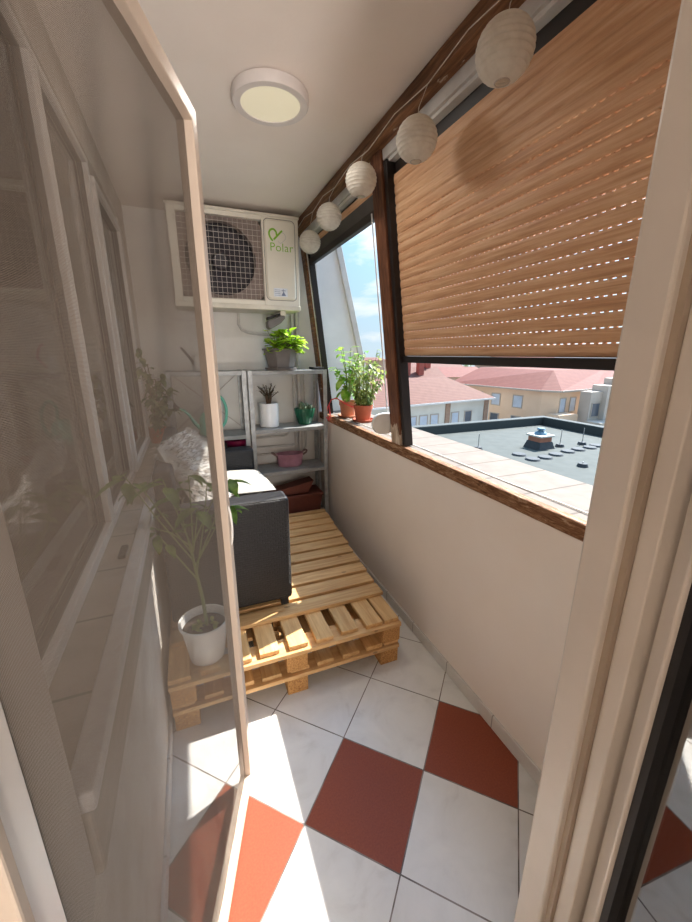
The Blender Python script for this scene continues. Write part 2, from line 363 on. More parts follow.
# ------------------------------------------------------------------ setting
struct(MB().box(-.35, 1.3, .3, YB+.1, -.12, 0), 'floor', 'floor')
struct(MB().box(-.6, 1.02, .3, YB+.1, ZC, ZC+.25), 'ceiling', 'ceil')
struct(MB().box(XR, 1.34, .3, YB, -.12, 1.03), 'wall_right', 'wall')
struct(MB().box(-.6, 1.1, YB, YB+.12, -.12, ZC), 'wall_back', 'bwall')
struct(MB().box(-.6, XL, .3, YB, -.12, .80), 'wall_left', 'stucco')
m = MB(); m.box(-.6, -.305, .3, YB, 2.42, ZC).box(-.6, -.305, .3, .58, .8, 2.42).box(-.6, -.305, 3.04, YB, .8, 2.42)
struct(m, 'wall_left_upper', 'stucco')
struct(MB().box(XR-.011, XR, .4, YB, 0, .068), 'baseboard_right', 'skirt', bevel=.003)
struct(MB().box(XL, XL+.011, .4, YB, 0, .068), 'baseboard_left', 'skirt', bevel=.003)
# left sill: tiles, pale nosing, front face
t = struct(MB().box(-.36, -.232, .53, YB, .80, .971), 'trim_1', 'siltile')
struct(MB().box(-.232, -.192, .53, YB, .935, .974), 'sill_nosing', 'silledge', t, .004)
struct(MB().box(-.232, -.2, .53, YB, .80, .935), 'sill_face', 'sillface', t, .006)
# plaster pier between window and door, rounded at its lower corner
pts = [(.405, .79)]
for k in range(7):
    a = -PI/2+PI/2*k/6; pts.append((.48+.05*math.cos(a), .84+.05*math.sin(a)))
pts += [(.53, ZC), (.405, ZC)]
struct(MB().prism([(-.3, y, z) for y, z in pts], (.092, 0, 0)), 'trim_2', 'pier', bevel=.012)

# left windows
def window(n, y0, y1, z0, z1, fx=-.335, fw=.05):
    f = MB(); f.box(fx-.04, fx+.025, y0, y1, z0, z0+fw).box(fx-.04, fx+.025, y0, y1, z1-fw*.7, z1)
    f.box(fx-.04, fx+.025, y0, y0+fw, z0+fw, z1-fw*.7).box(fx-.04, fx+.025, y1-fw, y1, z0+fw, z1-fw*.7)
    w = struct(f, 'window_%d' % n, 'pvc', bevel=.004)
    struct(MB().box(fx-.015, fx-.01, y0+fw, y1-fw, z0+fw, z1-fw*.7), 'pane', 'glass', w)
    g = MB(); e = .008
    g.box(fx-.012, fx+.006, y0+fw-.001, y1-fw+.001, z0+fw, z0+fw+e).box(fx-.012, fx+.006, y0+fw, y1-fw, z1-fw*.7-e, z1-fw*.7)
    g.box(fx-.012, fx+.006, y0+fw, y0+fw+e, z0+fw, z1-fw*.7).box(fx-.012, fx+.006, y1-fw-e, y1-fw, z0+fw, z1-fw*.7)
    struct(g, 'glazing_seal', 'darkgrey', w)
window(1, .58, 1.56, .971, 2.42, -.335, .036); window(2, 1.56, 2.25, .971, 2.42, -.335, .036); window(3, 2.25, 3.04, .99, 2.36, -.32, .045)
m = MB()
for i in range(60):
    y0 = .55+i*.045; m.quad((-.46+.012*(i % 2), y0, .97), (-.46+.012*((i+1) % 2), y0+.045, .97), (-.46+.012*((i+1) % 2), y0+.045, 2.37), (-.46+.012*(i % 2), y0, 2.37))
tag(m.build('window_curtain', 'curtain', smooth=True), 'plain brown curtain drawn behind the left window panes', 'curtain')

# sloping glazing side: sill, posts, beam, coping
struct(MB().box(XR-.005, XR+.035, .3, YB, 1.03, 1.088), 'trim_3', 'oldwood', bevel=.005)
struct(MB().box(XR+.035, 1.49, .1, YB+.06, 1.03, 1.084), 'trim_4', 'coping', bevel=.004)
m = MB(); m.prism([(.895, 0, 2.52), (.995, 0, 2.515), (.995, 0, ZC), (.895, 0, ZC)], (0, YB-.3, 0))
for v in m.bm.verts: v.co.y += .3
struct(m, 'trim_5', 'beam', bevel=.005)
m = MB(); m.hexa(*slab(1.902, 2.012, 1.085, 2.53, -.012, .05)); struct(m, 'trim_6', 'post', bevel=.005)
m = MB(); m.hexa(*slab(3.27, 3.36, 1.085, 2.53, -.005, .06)); struct(m, 'trim_7', 'beam', bevel=.005)
m = MB(); m.hexa(*slab(3.245, 3.27, 1.085, 2.53, .01, .05)); struct(m, 'trim_8', 'rail', bevel=.004)
m = MB(); m.hexa(*slab(.36, .42, 1.085, 2.53, -.01, .06)); struct(m, 'trim_9', 'post', bevel=.005)
m = MB(); m.hexa(*slab(.42, 1.9, 2.475, 2.518, .0, .05)).hexa(*slab(2.014, 3.27, 2.475, 2.518, .0, .05)); m.hexa(*slab(.42, 1.9, 2.462, 2.475, .012, .05)).hexa(*slab(2.014, 3.27, 2.462, 2.475, .012, .05))
struct(m, 'trim_10', 'rail', bevel=.002)
# outer fin wall beside the glazing, with its sloping edge strip
m = MB(); m.prism([(1.12, YB+.02, -1), (2.1, YB+.02, -1), (1.635, YB+.02, 1.1), (1.288, YB+.02, 2.53), (1.23, YB+.02, 2.75), (.9, YB+.02, 2.75), (.9, YB+.02, 1.0)], (0, .04, 0))
fin = struct(m, 'wall_outer', 'outwall')
m = MB(); m.prism([(1.61, YB-.01, 1.1), (1.66, YB-.01, 1.1), (1.255, YB-.01, 2.76), (1.2, YB-.01, 2.76)], (0, .075, 0)); struct(m, 'edge_strip', 'rail', fin, .004)
# roof slab overhead outside
struct(MB().box(.995, 1.06, .1, YB+.2, 2.53, 2.84), 'trim_11', 'dark')

# ------------------------------------------------------------------ roller blinds
def blind(label, y0, y1, zb, zt, holes_to, full=True, up=.034):
    r = thing('roller_blind', label, 'blind', (sx(zb)+.03, (y0+y1)/2, zb))
    P = .041; gap = .0034; z = zb+up; s = MB(); hs = MB(); rows = 0
    while z+P <= zt:
        pr = [(0, 0), (.0024, .004), (.0036, .016), (.0026, .03), (0, P-gap)]
        def X(a, zz): return sx(zz)+.034-a
        for (a0, h0), (a1, h1) in zip(pr, pr[1:]):
            s.quad((X(a0, z+h0), y0, z+h0), (X(a0, z+h0), y1, z+h0), (X(a1, z+h1), y1, z+h1), (X(a1, z+h1), y0, z+h1))
        zt_ = z+P-gap
        for zz in (z, zt_): s.quad((X(0, zz), y0, zz), (X(-.009, zz), y0, zz), (X(-.009, zz), y1, zz), (X(0, zz), y1, zz))
        s.quad((X(-.009, z), y0, z), (X(-.009, zt_), y0, zt_), (X(-.009, zt_), y1, zt_), (X(-.009, z), y1, z))
        # hooks between slats with light slits in between
        if z < holes_to:
            y = y0+.02+random.random()*.01
            s.box(X(-.001, zt_)-.001, X(-.008, zt_), y0, y, zt_, zt_+gap)
            while y < y1-.03:
                s.box(X(-.001, zt_)-.001, X(-.008, zt_), y+.0165, y+.025, zt_-.0005, zt_+gap+.0005); y += .025
            s.box(X(-.001, zt_)-.001, X(-.008, zt_), y, y1, zt_, zt_+gap)
        else: s.box(X(-.001, zt_)-.001, X(-.008, zt_), y0, y1, zt_-.0005, zt_+gap+.0005)
        z += P
    s.build('slats', 'blind', r, norm=False)
    b = MB(); b.hexa(*slab(y0-.01, y1+.01, zb, zb+min(up, .0425)-.001, .018, .05)); b.build('bottom_bar', 'dark', r, bevel=.003)
    g = MB()
    if full: g.hexa(*slab(y1+.004, y1+.038, 1.09, 2.47, .0, .05)); g.build('guide_rail', 'dark', r, bevel=.002)
    return r
b1 = blind('large wood-patterned slatted roller blind pulled two thirds down', .43, 1.862, 1.556, 2.45, 2.2)
b2 = blind('rolled-up slatted blind above the plants on the windowsill', 2.03, 3.22, 2.285, 2.47, 2.3, False, .115)
g = MB(); g.hexa(*slab(2.016, 3.23, 2.33, 2.398, .026, .09)); g.hexa(*slab(2.016, 3.25, 2.398, 2.48, .05, .1)); g.build('blind_box', 'darkgrey', b2)
g = MB(); g.hexa(*slab(3.225, 3.243, 1.09, 2.45, .012, .06)); g.build('guide_rail', 'dark', b2, bevel=.002)
g = MB(); g.hexa(*slab(.42, 1.9, 2.38, 2.48, .046, .1)); g.build('blind_box', 'dark', b1)
g = MB(); g.tube([(sx(2.3)-.004, 2.05, 2.3), (sx(1.26)-.004, 2.05, 1.26)], .004, 6)
tag(g.build('blind_strap', 'rail'), 'thin pale strap hanging down beside the brown window post', 'strap')
w = thing('strap_winder', 'white half-round strap winder fixed low on the brown post', 'winder', (1.06, 2.03, 1.135))
m = MB(); pts = [(1.098, 1.137), (1.098, 1.263)]
for k in range(0, 13): a = PI/2+PI*k/12; pts.append((1.048+.064*math.cos(a), 1.20+.063*math.sin(a)))
m.prism([(x, 2.018, z) for x, z in pts], (0, .026, 0)); m.build('cover', 'whitepl', w, bevel=.006)
MB().box(1.096, 1.13, 2.014, 2.034, 1.145, 1.255).build('hinge_plate', 'rail', w, bevel=.002)

# ------------------------------------------------------------------ door frame and leaf
d = MB()
d.box(.592, .70, .342, .40, 0, 2.5)
fr = struct(d, 'door_1', 'pvc', bevel=.005)
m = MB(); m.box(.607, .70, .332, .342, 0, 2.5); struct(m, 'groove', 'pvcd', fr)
m = MB(); m.box(.618, .70, .303, .332, 0, 2.5); struct(m, 'rebate', 'pvc', fr, .003)
m = MB(); m.box(-.217, -.197, .342, .40, 0, 2.5).box(-.217, .70, .342, .40, 2.42, 2.5).box(-.217, .7, .342, .40, 0, .035); struct(m, 'jamb', 'pvc', fr, .005)
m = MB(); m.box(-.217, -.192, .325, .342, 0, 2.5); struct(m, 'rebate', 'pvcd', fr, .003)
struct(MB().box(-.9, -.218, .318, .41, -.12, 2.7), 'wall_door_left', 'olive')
m = MB(); m.box(.70, 1.5, .30, .41, -.12, 1.03).box(.70, 1.05, .30, .36, 1.03, 2.7).box(-.218, .70, .30, .41, 2.5, 2.7)
struct(m, 'wall_door', 'room')
# leaf, swung fully into the room
LH = V((.648, .296)); LD = V((-.423, -.906)); LN = V((-.906, .423))
def leafbar(mb, s0, s1, z0, z1, t0, t1):
    q = [LH+LD*a+LN*b for a, b in ((s0, t0), (s1, t0), (s1, t1), (s0, t1))]
    return mb.hexa([(p.x, p.y, z0) for p in q], [(p.x, p.y, z1) for p in q])
m = MB()
for a in ((0, .03, .04, 2.44), (.69, .75, .04, 2.44), (.03, .69, .04, .10), (.03, .69, 2.38, 2.44)): leafbar(m, a[0], a[1], a[2], a[3], -.055, 0)
lf = struct(m, 'door_2', 'pvc', bevel=.004)
m = MB()
for a in ((.03, .046, .10, 2.38), (.674, .69, .10, 2.38), (.046, .674, .10, .116), (.046, .674, 2.364, 2.38)): leafbar(m, a[0], a[1], a[2], a[3], -.045, -.008)
struct(m, 'glazing_seal', 'gasket', lf)
struct(leafbar(MB(), .046, .674, .116, 2.364, -.03, -.024), 'pane', 'doorglass', lf)
# the room the picture was taken from
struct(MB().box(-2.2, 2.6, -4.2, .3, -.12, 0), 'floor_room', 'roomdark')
struct(MB().box(-2.2, 2.6, -4.2, .3, 2.6, 2.75), 'ceiling_room', 'room')
struct(MB().box(-2.3, -2.2, -4.2, .41, 0, 2.6), 'wall_room_left', 'room')
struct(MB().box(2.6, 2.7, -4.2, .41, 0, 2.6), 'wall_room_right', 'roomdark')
struct(MB().box(-2.2, 2.6, -4.3, -4.2, 0, 2.6), 'wall_room_back', 'room')
struct(MB().box(-2.2, -.9, .318, .41, 0, 2.6), 'wall_room_front', 'room')
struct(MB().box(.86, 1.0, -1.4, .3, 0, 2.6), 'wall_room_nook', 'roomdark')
m = MB(); m.box(-.5, 1.3, -4.2, -4.16, .85, .9).box(-.5, 1.3, -4.2, -4.16, 2.2, 2.25).box(-.5, -.45, -4.2, -4.16, .9, 2.2).box(1.25, 1.3, -4.2, -4.16, .9, 2.2).box(.38, .42, -4.2, -4.16, .9, 2.2)
struct(m, 'window_4', 'pvc')  # frame added out of view around the fill light on this wall
lt = thing('added_fill_lamp', 'added white drum-shaded fill lamp, unseen in the room behind the doorway', 'lamp', (.2, -1.5, 0))  # lamp added out of view to brighten the balcony and its ceiling
MB().lathe([(.001, .02), (.13, .018), (.14, 0)], (.2, -1.5, 0), 32).build('base', 'lampring', lt, True); MB().tube([(.2, -1.5, .015), (.2, -1.5, .5)], .012, 10).build('pole', 'galv', lt, True)
MB().lathe([(.17, .42), (.15, .68)], (.2, -1.5, 0), 40).build('shade', 'paper', lt, True)

# ------------------------------------------------------------------ insect screen door
Hn = V((-.203, .385)); Pp = V((.064, 1.182)); dd = (Pp-Hn); DL = dd.length; dd.normalize(); nn = V((dd.y, -dd.x))   # nn towards camera side (+x)
def sp(s, t, z): q = Hn+dd*s+nn*t; return V((q.x, q.y, z))
def sbar(mb, s0, s1, z0, z1, t0=-.014, t1=.014):
    return mb.hexa([sp(s0, t1, z0), sp(s1, t1, z0), sp(s1, t0, z0), sp(s0, t0, z0)], [sp(s0, t1, z1), sp(s1, t1, z1), sp(s1, t0, z1), sp(s0, t0, z1)])
sd = thing('screen_door', 'insect screen door with pale frame swung open onto the balcony', 'screen door', (Hn.x, Hn.y, .03))
sbar(MB(), DL-.036, DL, .03, 2.165, -.02, .02).build('latch_stile', 'screenframe', sd, bevel=.003)
sbar(MB(), -.03, -.004, .03, 2.165, -.014, .0).build('hinge_stile', 'screenframe', sd, bevel=.003)
sbar(MB(), .002, DL-.034, 2.129, 2.165, -.02, .02).build('top_rail', 'screenframe', sd, bevel=.003)
sbar(MB(), .002, DL-.034, .03, .066, -.02, .02).build('bottom_rail', 'screenframe', sd, bevel=.003)
m = MB(); uvl = m.bm.loops.layers.uv.new('UVMap'); ns, nz = 30, 60; G = {}
for i in range(ns+1):
    for k in range(nz+1):
        s_ = -.01+(DL-.012)*i/ns; z_ = .045+(2.15-.045)*k/nz
        edge = math.sin(PI*i/ns)**.5*min(1, math.sin(PI*k/nz)*2.5)
        low = max(0, 1-z_/.7); hi = max(0, (z_-1.3)/.8)
        o_ = edge*(.014*low*math.sin(s_*42+z_*3)+.013*hi*math.sin(s_*34-z_*5)+.004*math.sin(z_*4+s_*6))
        G[i, k] = (m.bm.verts.new(sp(s_, o_, z_)), s_, z_)
for i in range(ns):
    for k in range(nz):
        q = [G[i, k], G[i+1, k], G[i+1, k+1], G[i, k+1]]; f = m.bm.faces.new([a[0] for a in q])
        for lp, a in zip(f.loops, q): lp[uvl].uv = (a[1], a[2])
m.build('mesh_panel', 'mesh', sd, True, norm=False, label='fine grey insect mesh')
hp = []
for k in range(13):
    a = PI*k/12; hp.append(sp(DL-.012, -.014-.0, 1.085)+V((0, 0, 0)) if False else sp(DL-.02, .018+.008*math.sin(a)**.6 if 0 < k < 12 else .018, 1.02+.13*k/12))
MB().tube(hp, .0035, 8).build('handle', 'whitepl', sd, True, label='white bow handle')
m = MB(); sbar(m, DL-.03, DL-.004, .012, .03, -.01, .01); m.build('corner_cap', 'pvcd', sd)

# ------------------------------------------------------------------ ceiling lamp
c = (.415, 1.83, 0)
lp = thing('ceiling_lamp', 'round ceiling lamp with a pale yellow diffuser', 'lamp', (c[0], c[1], ZC))
MB().lathe([(.138, ZC), (.15, ZC-.004), (.15, ZC-.034), (.145, ZC-.04), (.118, ZC-.04), (.116, ZC-.036)], c, 48).build('ring', 'lampring', lp, True)
MB().lathe([(.117, ZC-.037), (.06, ZC-.039), (.001, ZC-.0395)], c, 48).build('diffuser', 'lamp', lp, True)

# ------------------------------------------------------------------ lanterns on their cord
spots = [(.85, 1.005, 2.36), (.85, 1.43, 2.343), (.85, 1.92, 2.388), (.85, 2.372, 2.362), (.86, 2.79, 2.33)]
lab = ['white paper lantern nearest the door, hanging before the wide blind', 'white paper lantern hanging just beside the top of the brown post, before the blind',
       'white paper lantern just behind the brown post, third along the cord', 'white paper lantern second from the air conditioner on the cord', 'white paper lantern hanging nearest the air conditioner']
for (x, y, z), lb in zip(spots, lab):
    t = thing('paper_lantern', lb, 'lantern', (x, y, z-.075), 'paper lanterns strung along the beam')
    R = .074; prof = []; nr = 13; a0, a1 = -PI/2+.26, PI/2-.26
    for i in range(nr*4+1):
        a = a0+(a1-a0)*i/(nr*4); k = 1-.042*abs(math.sin(PI*(i % 4)/4)); prof.append((R*math.cos(a)*k, z+R*.95*math.sin(a)))
    MB().lathe(prof, (x, y, 0), 36).build('shade', 'paper', t, True)
    for zz, rr in ((prof[0][1], prof[0][0]), (prof[-1][1], prof[-1][0])):
        MB().tube([(x+rr*math.cos(2*PI*k/20), y+rr*math.sin(2*PI*k/20), zz) for k in range(21)], .0016, 5).build('wire_ring', 'wire', t)
    MB().tube([(x, y, prof[-1][1]-.002), (x+.004, y, prof[-1][1]+.03), (.885, y, 2.512)], .0013, 5).build('hanger', 'cord', t)
pts = []
ys = [.5]+[p[1] for p in spots]+[3.2]
for a, b in zip(ys, ys[1:]):
    for k in range(8):
        tt = k/8; pts.append((.887, a+(b-a)*tt, 2.55-.035*math.sin(PI*tt)*0-.04*(1-abs(2*tt-1))*-.6-.035))
pts.append((.887, 3.2, 2.515))
tag(MB().tube(pts, .0018, 5).build('lantern_cord', 'cord', smooth=True), 'thin pale cord running along the beam between lanterns', 'cord')

# ------------------------------------------------------------------ air conditioner
ax0, ax1, ay0, ay1, az0, az1 = -.024, .85, 3.04, 3.34, 1.915, 2.545
ac = thing('air_conditioner', 'cream outdoor air conditioner unit mounted high on the back wall', 'air conditioner', ((ax0+ax1)/2, YB, az0))
gx0, gx1, gz0, gz1 = .03, .585, 1.98, 2.50
m = MB()
m.box(ax0, gx0, ay0, ay0+.06, az0+.03, az1).box(gx1, ax1, ay0, ay1, az0+.03, az1-.012).box(gx0, gx1, ay0, ay0+.06, gz1, az1-.012).box(gx0, gx1, ay0, ay0+.06, az0+.03, gz0)
m.box(ax0, gx1, ay1-.02, ay1, az0+.03, az1-.012).box(ax0, ax0+.012, ay1-.06, ay1-.02, az0+.03, az1-.012)
m.build('body', 'acwhite', ac, bevel=.008)
MB().box(ax0-.006, ax1+.006, ay0-.008, ay1, az1-.016, az1+.004).build('lid', 'acdirty', ac, bevel=.005)
MB().box(ax0-.004, ax1+.004, ay0-.006, ay1, az0, az0+.034).build('base_pan', 'acdirty', ac, bevel=.006)
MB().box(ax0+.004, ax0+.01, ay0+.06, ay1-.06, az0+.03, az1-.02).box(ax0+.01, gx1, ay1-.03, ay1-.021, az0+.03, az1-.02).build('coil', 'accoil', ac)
fx, fz, fr_ = .30, 2.235, .235
m = MB(); m.box(gx0, gx1, ay0+.055, ay0+.06, gz0, gz1)
m2 = MB().lathe([(fr_, 0), (fr_+.006, .0), (fr_+.006, .06), (fr_, .06), (fr_, 0)], (0, 0, 0), 48)
for v in m2.bm.verts: v.co = V((fx+v.co.x, ay0+.005+v.co.z, fz+v.co.y))
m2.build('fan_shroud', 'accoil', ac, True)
m = MB()   # plate around the fan opening
for k in range(48):
    a, b = 2*PI*k/48, 2*PI*(k+1)/48
    def edge(a):
        cx, cz = math.cos(a), math.sin(a); s_ = min(((gx1-fx) if cx > 0 else (fx-gx0))/max(abs(cx), 1e-6), ((gz1-fz) if cz > 0 else (fz-gz0))/max(abs(cz), 1e-6)); return (fx+cx*s_, ay0+.03, fz+cz*s_)
    m.quad((fx+fr_*math.cos(a), ay0+.03, fz+fr_*math.sin(a)), edge(a), edge(b), (fx+fr_*math.cos(b), ay0+.03, fz+fr_*math.sin(b)))
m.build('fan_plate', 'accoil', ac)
m = MB()
for q in range(3):
    for i in range(8):
        for j in range(4):
            def fp(i, j):
                a = 2*PI*q/3+i/8*1.35+j*.12; r_ = .06+(fr_-.075)*j/4; return (fx+r_*math.cos(a), ay0+.11+.05*i/8-.02, fz+r_*math.sin(a))
            m.quad(fp(i, j), fp(i+1, j), fp(i+1, j+1), fp(i, j+1))
m.lathe([(.001, -.03), (.05, -.03), (.062, 0), (.062, .05)], (0, 0, 0), 24)
for v in m.bm.verts:
    if abs(v.co.y) < .2: v.co = V((fx+v.co.x, ay0+.11+v.co.z, fz+v.co.y))
m.build('fan', 'acfan', ac, True)
MB().box(gx0, gx1, ay0+.2, ay0+.205, gz0-.02, gz1+.02).build('fan_backing', 'acfan', ac)
m = MB(); nxw, nzw = 17, 15
for i in range(nxw+1):
    x = gx0+(gx1-gx0)*i/nxw; m.box(x-.0009, x+.0009, ay0-.004, ay0-.001, gz0, gz1)
for i in range(nzw+1):
    z = gz0+(gz1-gz0)*i/nzw; m.box(gx0, gx1, ay0-.007, ay0-.004, z-.001, z+.001)
m.build('grille', 'wire', ac)
def rrect(x0, x1, z0, z1, r, n=6):
    P_ = []
    for cx, cz, a0 in ((x1-r, z0+r, -PI/2), (x1-r, z1-r, 0), (x0+r, z1-r, PI/2), (x0+r, z0+r, PI)):
        for k in range(n+1): a = a0+PI/2*k/n; P_.append((cx+r*math.cos(a), cz+r*math.sin(a)))
    return P_
m = MB(); o1 = rrect(.60, .822, 1.985, 2.515, .03); i1 = rrect(.612, .81, 1.997, 2.503, .024)
for (a, b), (c_, d_) in zip(zip(o1, o1[1:]+o1[:1]), zip(i1, i1[1:]+i1[:1])):
    m.quad((a[0], ay0-.001, a[1]), (b[0], ay0-.001, b[1]), (d_[0], ay0-.012, d_[1]), (c_[0], ay0-.012, c_[1]))
m.bm.faces.new([m.bm.verts.new((x, ay0-.012, z)) for x, z in i1])
m.build('service_panel', 'acwhite', ac)
MB().prism([(x, ay0-.0015, z) for x, z in rrect(.597, .825, 1.982, 2.518, .032)], (0, .002, 0)).build('panel_groove', 'greyplastic', ac)
# green ribbon mark, grey counter mark and lettering
def stroke(mb, pts, wd, y):
    pts = [V((p[0], 0, p[1])) for p in pts]; Lf, Rt = [], []
    for i, p in enumerate(pts):
        t = (pts[min(i+1, len(pts)-1)]-pts[max(0, i-1)]).normalized(); n_ = V((-t.z, 0, t.x))*wd/2
        Lf.append(p+n_); Rt.append(p-n_)
    for i in range(len(pts)-1): mb.quad(*[(q.x, y, q.z) for q in (Lf[i], Lf[i+1], Rt[i+1], Rt[i])])
def lg(px, py): return (.636+(px-88)/152*.148, 2.458-(py-118)/165*.162)        # logo sketch units to panel
def sm(pts, n=6):
    out = []; P_ = [pts[0]]+pts+[pts[-1]]
    for i in range(1, len(P_)-2):
        for k in range(n):
            t = k/n; a, b, c_, d_ = P_[i-1:i+3]
            out.append(tuple(.5*((2*b[j])+(-a[j]+c_[j])*t+(2*a[j]-5*b[j]+4*c_[j]-d_[j])*t*t+(-a[j]+3*b[j]-3*c_[j]+d_[j])*t**3) for j in (0, 1)))
    return out+[pts[-1]]
yl = ay0-.0128
m = MB(); stroke(m, sm([lg(*p) for p in ((112, 203), (94, 182), (86, 156), (96, 134), (118, 126), (136, 140), (142, 164))]), .0125, yl); stroke(m, [lg(118, 194), lg(183, 131)], .0125, yl-.0003)
m.build('ribbon_mark', 'green', ac, norm=False)
m = MB(); stroke(m, sm([lg(*p) for p in ((176, 142), (198, 150), (208, 170), (200, 190), (168, 214), (150, 200))]), .004, yl)
m.build('ribbon_mark', 'palegrey', ac, norm=False)
def text(body, size, loc, m_, parent, name, rot=(PI/2, 0, 0), off=0):
    cu = bpy.data.curves.new(name, 'FONT'); cu.body = body; cu.size = size; cu.extrude = .0004; cu.offset = off; cu.space_character = 1.05
    tmp = bpy.data.objects.new('tmp', cu); col.objects.link(tmp)
    me = bpy.data.meshes.new_from_object(tmp.evaluated_get(bpy.context.evaluated_depsgraph_get())); bpy.data.objects.remove(tmp); bpy.data.curves.remove(cu)
    me.materials.append(M[m_]); o = bpy.data.objects.new(name, me); col.objects.link(o); o.parent = parent
    o.location = V(loc)-base_of(parent); o.rotation_euler = rot; return o
text('Polar', .078, (lg(86, 0)[0], yl, lg(0, 268)[1]), 'green', ac, 'lettering', off=-.0004)
st = MB().box(.650, .752, ay0-.0135, ay0-.012, 2.008, 2.066).build('sticker', 'sticker', ac)
m = MB()
for k in range(4): m.box(.656, .698, ay0-.0138, ay0-.0134, 2.016+k*.012, 2.0185+k*.012)
m.box(.718, .722, ay0-.0138, ay0-.0134, 2.03, 2.06); m.prism([(.704, ay0-.0138, 2.014), (.74, ay0-.0138, 2.014), (.722, ay0-.0138, 2.045)], (0, .0004, 0)); m.box(.706, .738, ay0-.0138, ay0-.0134, 2.048, 2.052)
m.build('sticker_print', 'stickerink', st)
m = MB(); m.box(ax1, ax1+.03, ay0+.12, ay1-.02, 1.97, 2.24); m.build('valve_cover', 'acwhite', ac, bevel=.012)
MB().lathe([(.001, .02), (.03, .018), (.035, 0)], (0, 0, 0), 20).build('cable_gland', 'acwhite', ac, True).matrix_local = Matrix.Translation(V((ax1, ay0+.12, 2.33))-base_of(ac)) @ Matrix.Rotation(PI/2, 4, 'Y')
for bx in (.10, .70): MB().box(bx, bx+.04, ay0+.02, YB, az0-.035, az0).build('bracket', 'acdirty', ac, bevel=.003)
# grey bracket hanging under the unit
m = MB(); pts = [(.60, 1.795), (.62, 1.78), (.70, 1.825), (.735, 1.86), (.735, 1.88), (.715, 1.885), (.60, 1.84)]
m.prism([(x, 3.06, z) for x, z in pts], (0, .09, 0)); tb = thing('vibration_mount', 'dark grey bracket end hanging under the air conditioner', 'bracket', (.67, 3.1, 1.78)); m.build('arm', 'greyplastic', tb, bevel=.006)
m = MB(); m.prism([(.605, 3.075, 1.845), (.72, 3.075, 1.89), (.735, 3.075, 1.911), (.60, 3.075, 1.866)], (0, .06, 0)); m.build('rubber_pad', 'black', tb, bevel=.004)
hose = [(.43, 3.378, 1.92), (.428, 3.378, 1.86), (.425, 3.378, 1.83), (.445, 3.378, 1.79), (.50, 3.378, 1.768), (.60, 3.378, 1.758), (.74, 3.378, 1.755), (.80, 3.378, 1.75)]
tag(MB().tube(hose, .011, 10).build('drain_hose', 'pipe', smooth=True), 'white drain hose curving under the air conditioner', 'hose')
for x, zt, lb, r_ in ((.86, 1.915, 'thin white pipe running straight down from the air conditioner', .012), (.905, 2.2, 'thicker white conduit down the back wall beside the brown jamb', .018)):
    tag(MB().tube([(x, 3.365, zt), (x, 3.365, .62)], r_, 10).build('wall_pipe', 'pipe', smooth=True), lb, 'pipe')
def elbow(x0, x1, z, zt, r_, lb, mt='pipe'):
    pts = [(x0, 3.365, z), (x1-.05, 3.365, z), (x1-.02, 3.365, z+.008), (x1-.004, 3.365, z+.03), (x1, 3.365, z+.06), (x1, 3.365, zt)]
    tag(MB().tube(pts, r_, 10).build('bent_pipe', mt, smooth=True), lb, 'pipe', 'bent pipes low on the back wall')
elbow(.2, .80, .89, 1.00, .009, 'uppermost of the three bent pipes behind the right rack'); elbow(.2, .875, .80, 1.30, .011, 'middle one of the three bent pipes behind the right rack', 'rail'); elbow(.2, .955, .735, 1.45, .009, 'lowest and longest of the three bent pipes behind the rack')
tag(MB().box(1.062, 1.098, 3.15, 3.19, 0, 1.03).build('conduit_cover', 'pipe', bevel=.004), 'white vertical conduit cover in the corner under the sill', 'conduit')

# ------------------------------------------------------------------ steel shelf racks
def rack(label, x0, x1, zs, zt, brace):
    y0, y1 = 3.05, 3.33
    r = thing('shelf_rack', label, 'shelf', ((x0+x1)/2, (y0+y1)/2, 0), 'steel racks along the back wall')
    for x, y, dx, dy in ((x0, y0, 1, 1), (x1, y0, -1, 1), (x0, y1, 1, -1), (x1, y1, -1, -1)):
        m = MB(); xa, xb = sorted((x, x+dx*.032)); ya, yb = sorted((y, y+dy*.003)); m.box(xa, xb, ya, yb, 0, zt)
        xa, xb = sorted((x, x+dx*.003)); ya, yb = sorted((y+dy*.003, y+dy*.032)); m.box(xa, xb, ya, yb, 0, zt); m.build('post', 'galv', r)
    for z in zs:
        m = MB(); m.box(x0+.004, x1-.004, y0+.004, y1-.004, z-.004, z); m.box(x0+.033, x1-.033, y0+.0005, y0+.004, z-.03, z).box(x0+.033, x1-.033, y1-.004, y1-.0005, z-.03, z)
        m.build('shelf_board', 'galvd', r, bevel=.001)
    if brace:
        for a, b in (((x0, zs[0]), (x1, zs[1])), ((x1, zs[0]), (x0, zs[1]))):
            MB().tube([(a[0], y1+.003, a[1]), (b[0], y1+.003, b[1])], .004, 6).build('cross_brace', 'wire', r)
    return r
rack('grey steel rack behind the sofa, holding the mint watering can', -.15, .412, (1.475, .985, .79, .30), 1.478, True)
rack('grey steel rack in the corner, holding the planter and pots', .425, 1.06, (1.475, 1.015, .655, .22), 1.478, False)

# ------------------------------------------------------------------ plants and pots
def rnd(a, b): return a+(b-a)*random.random()
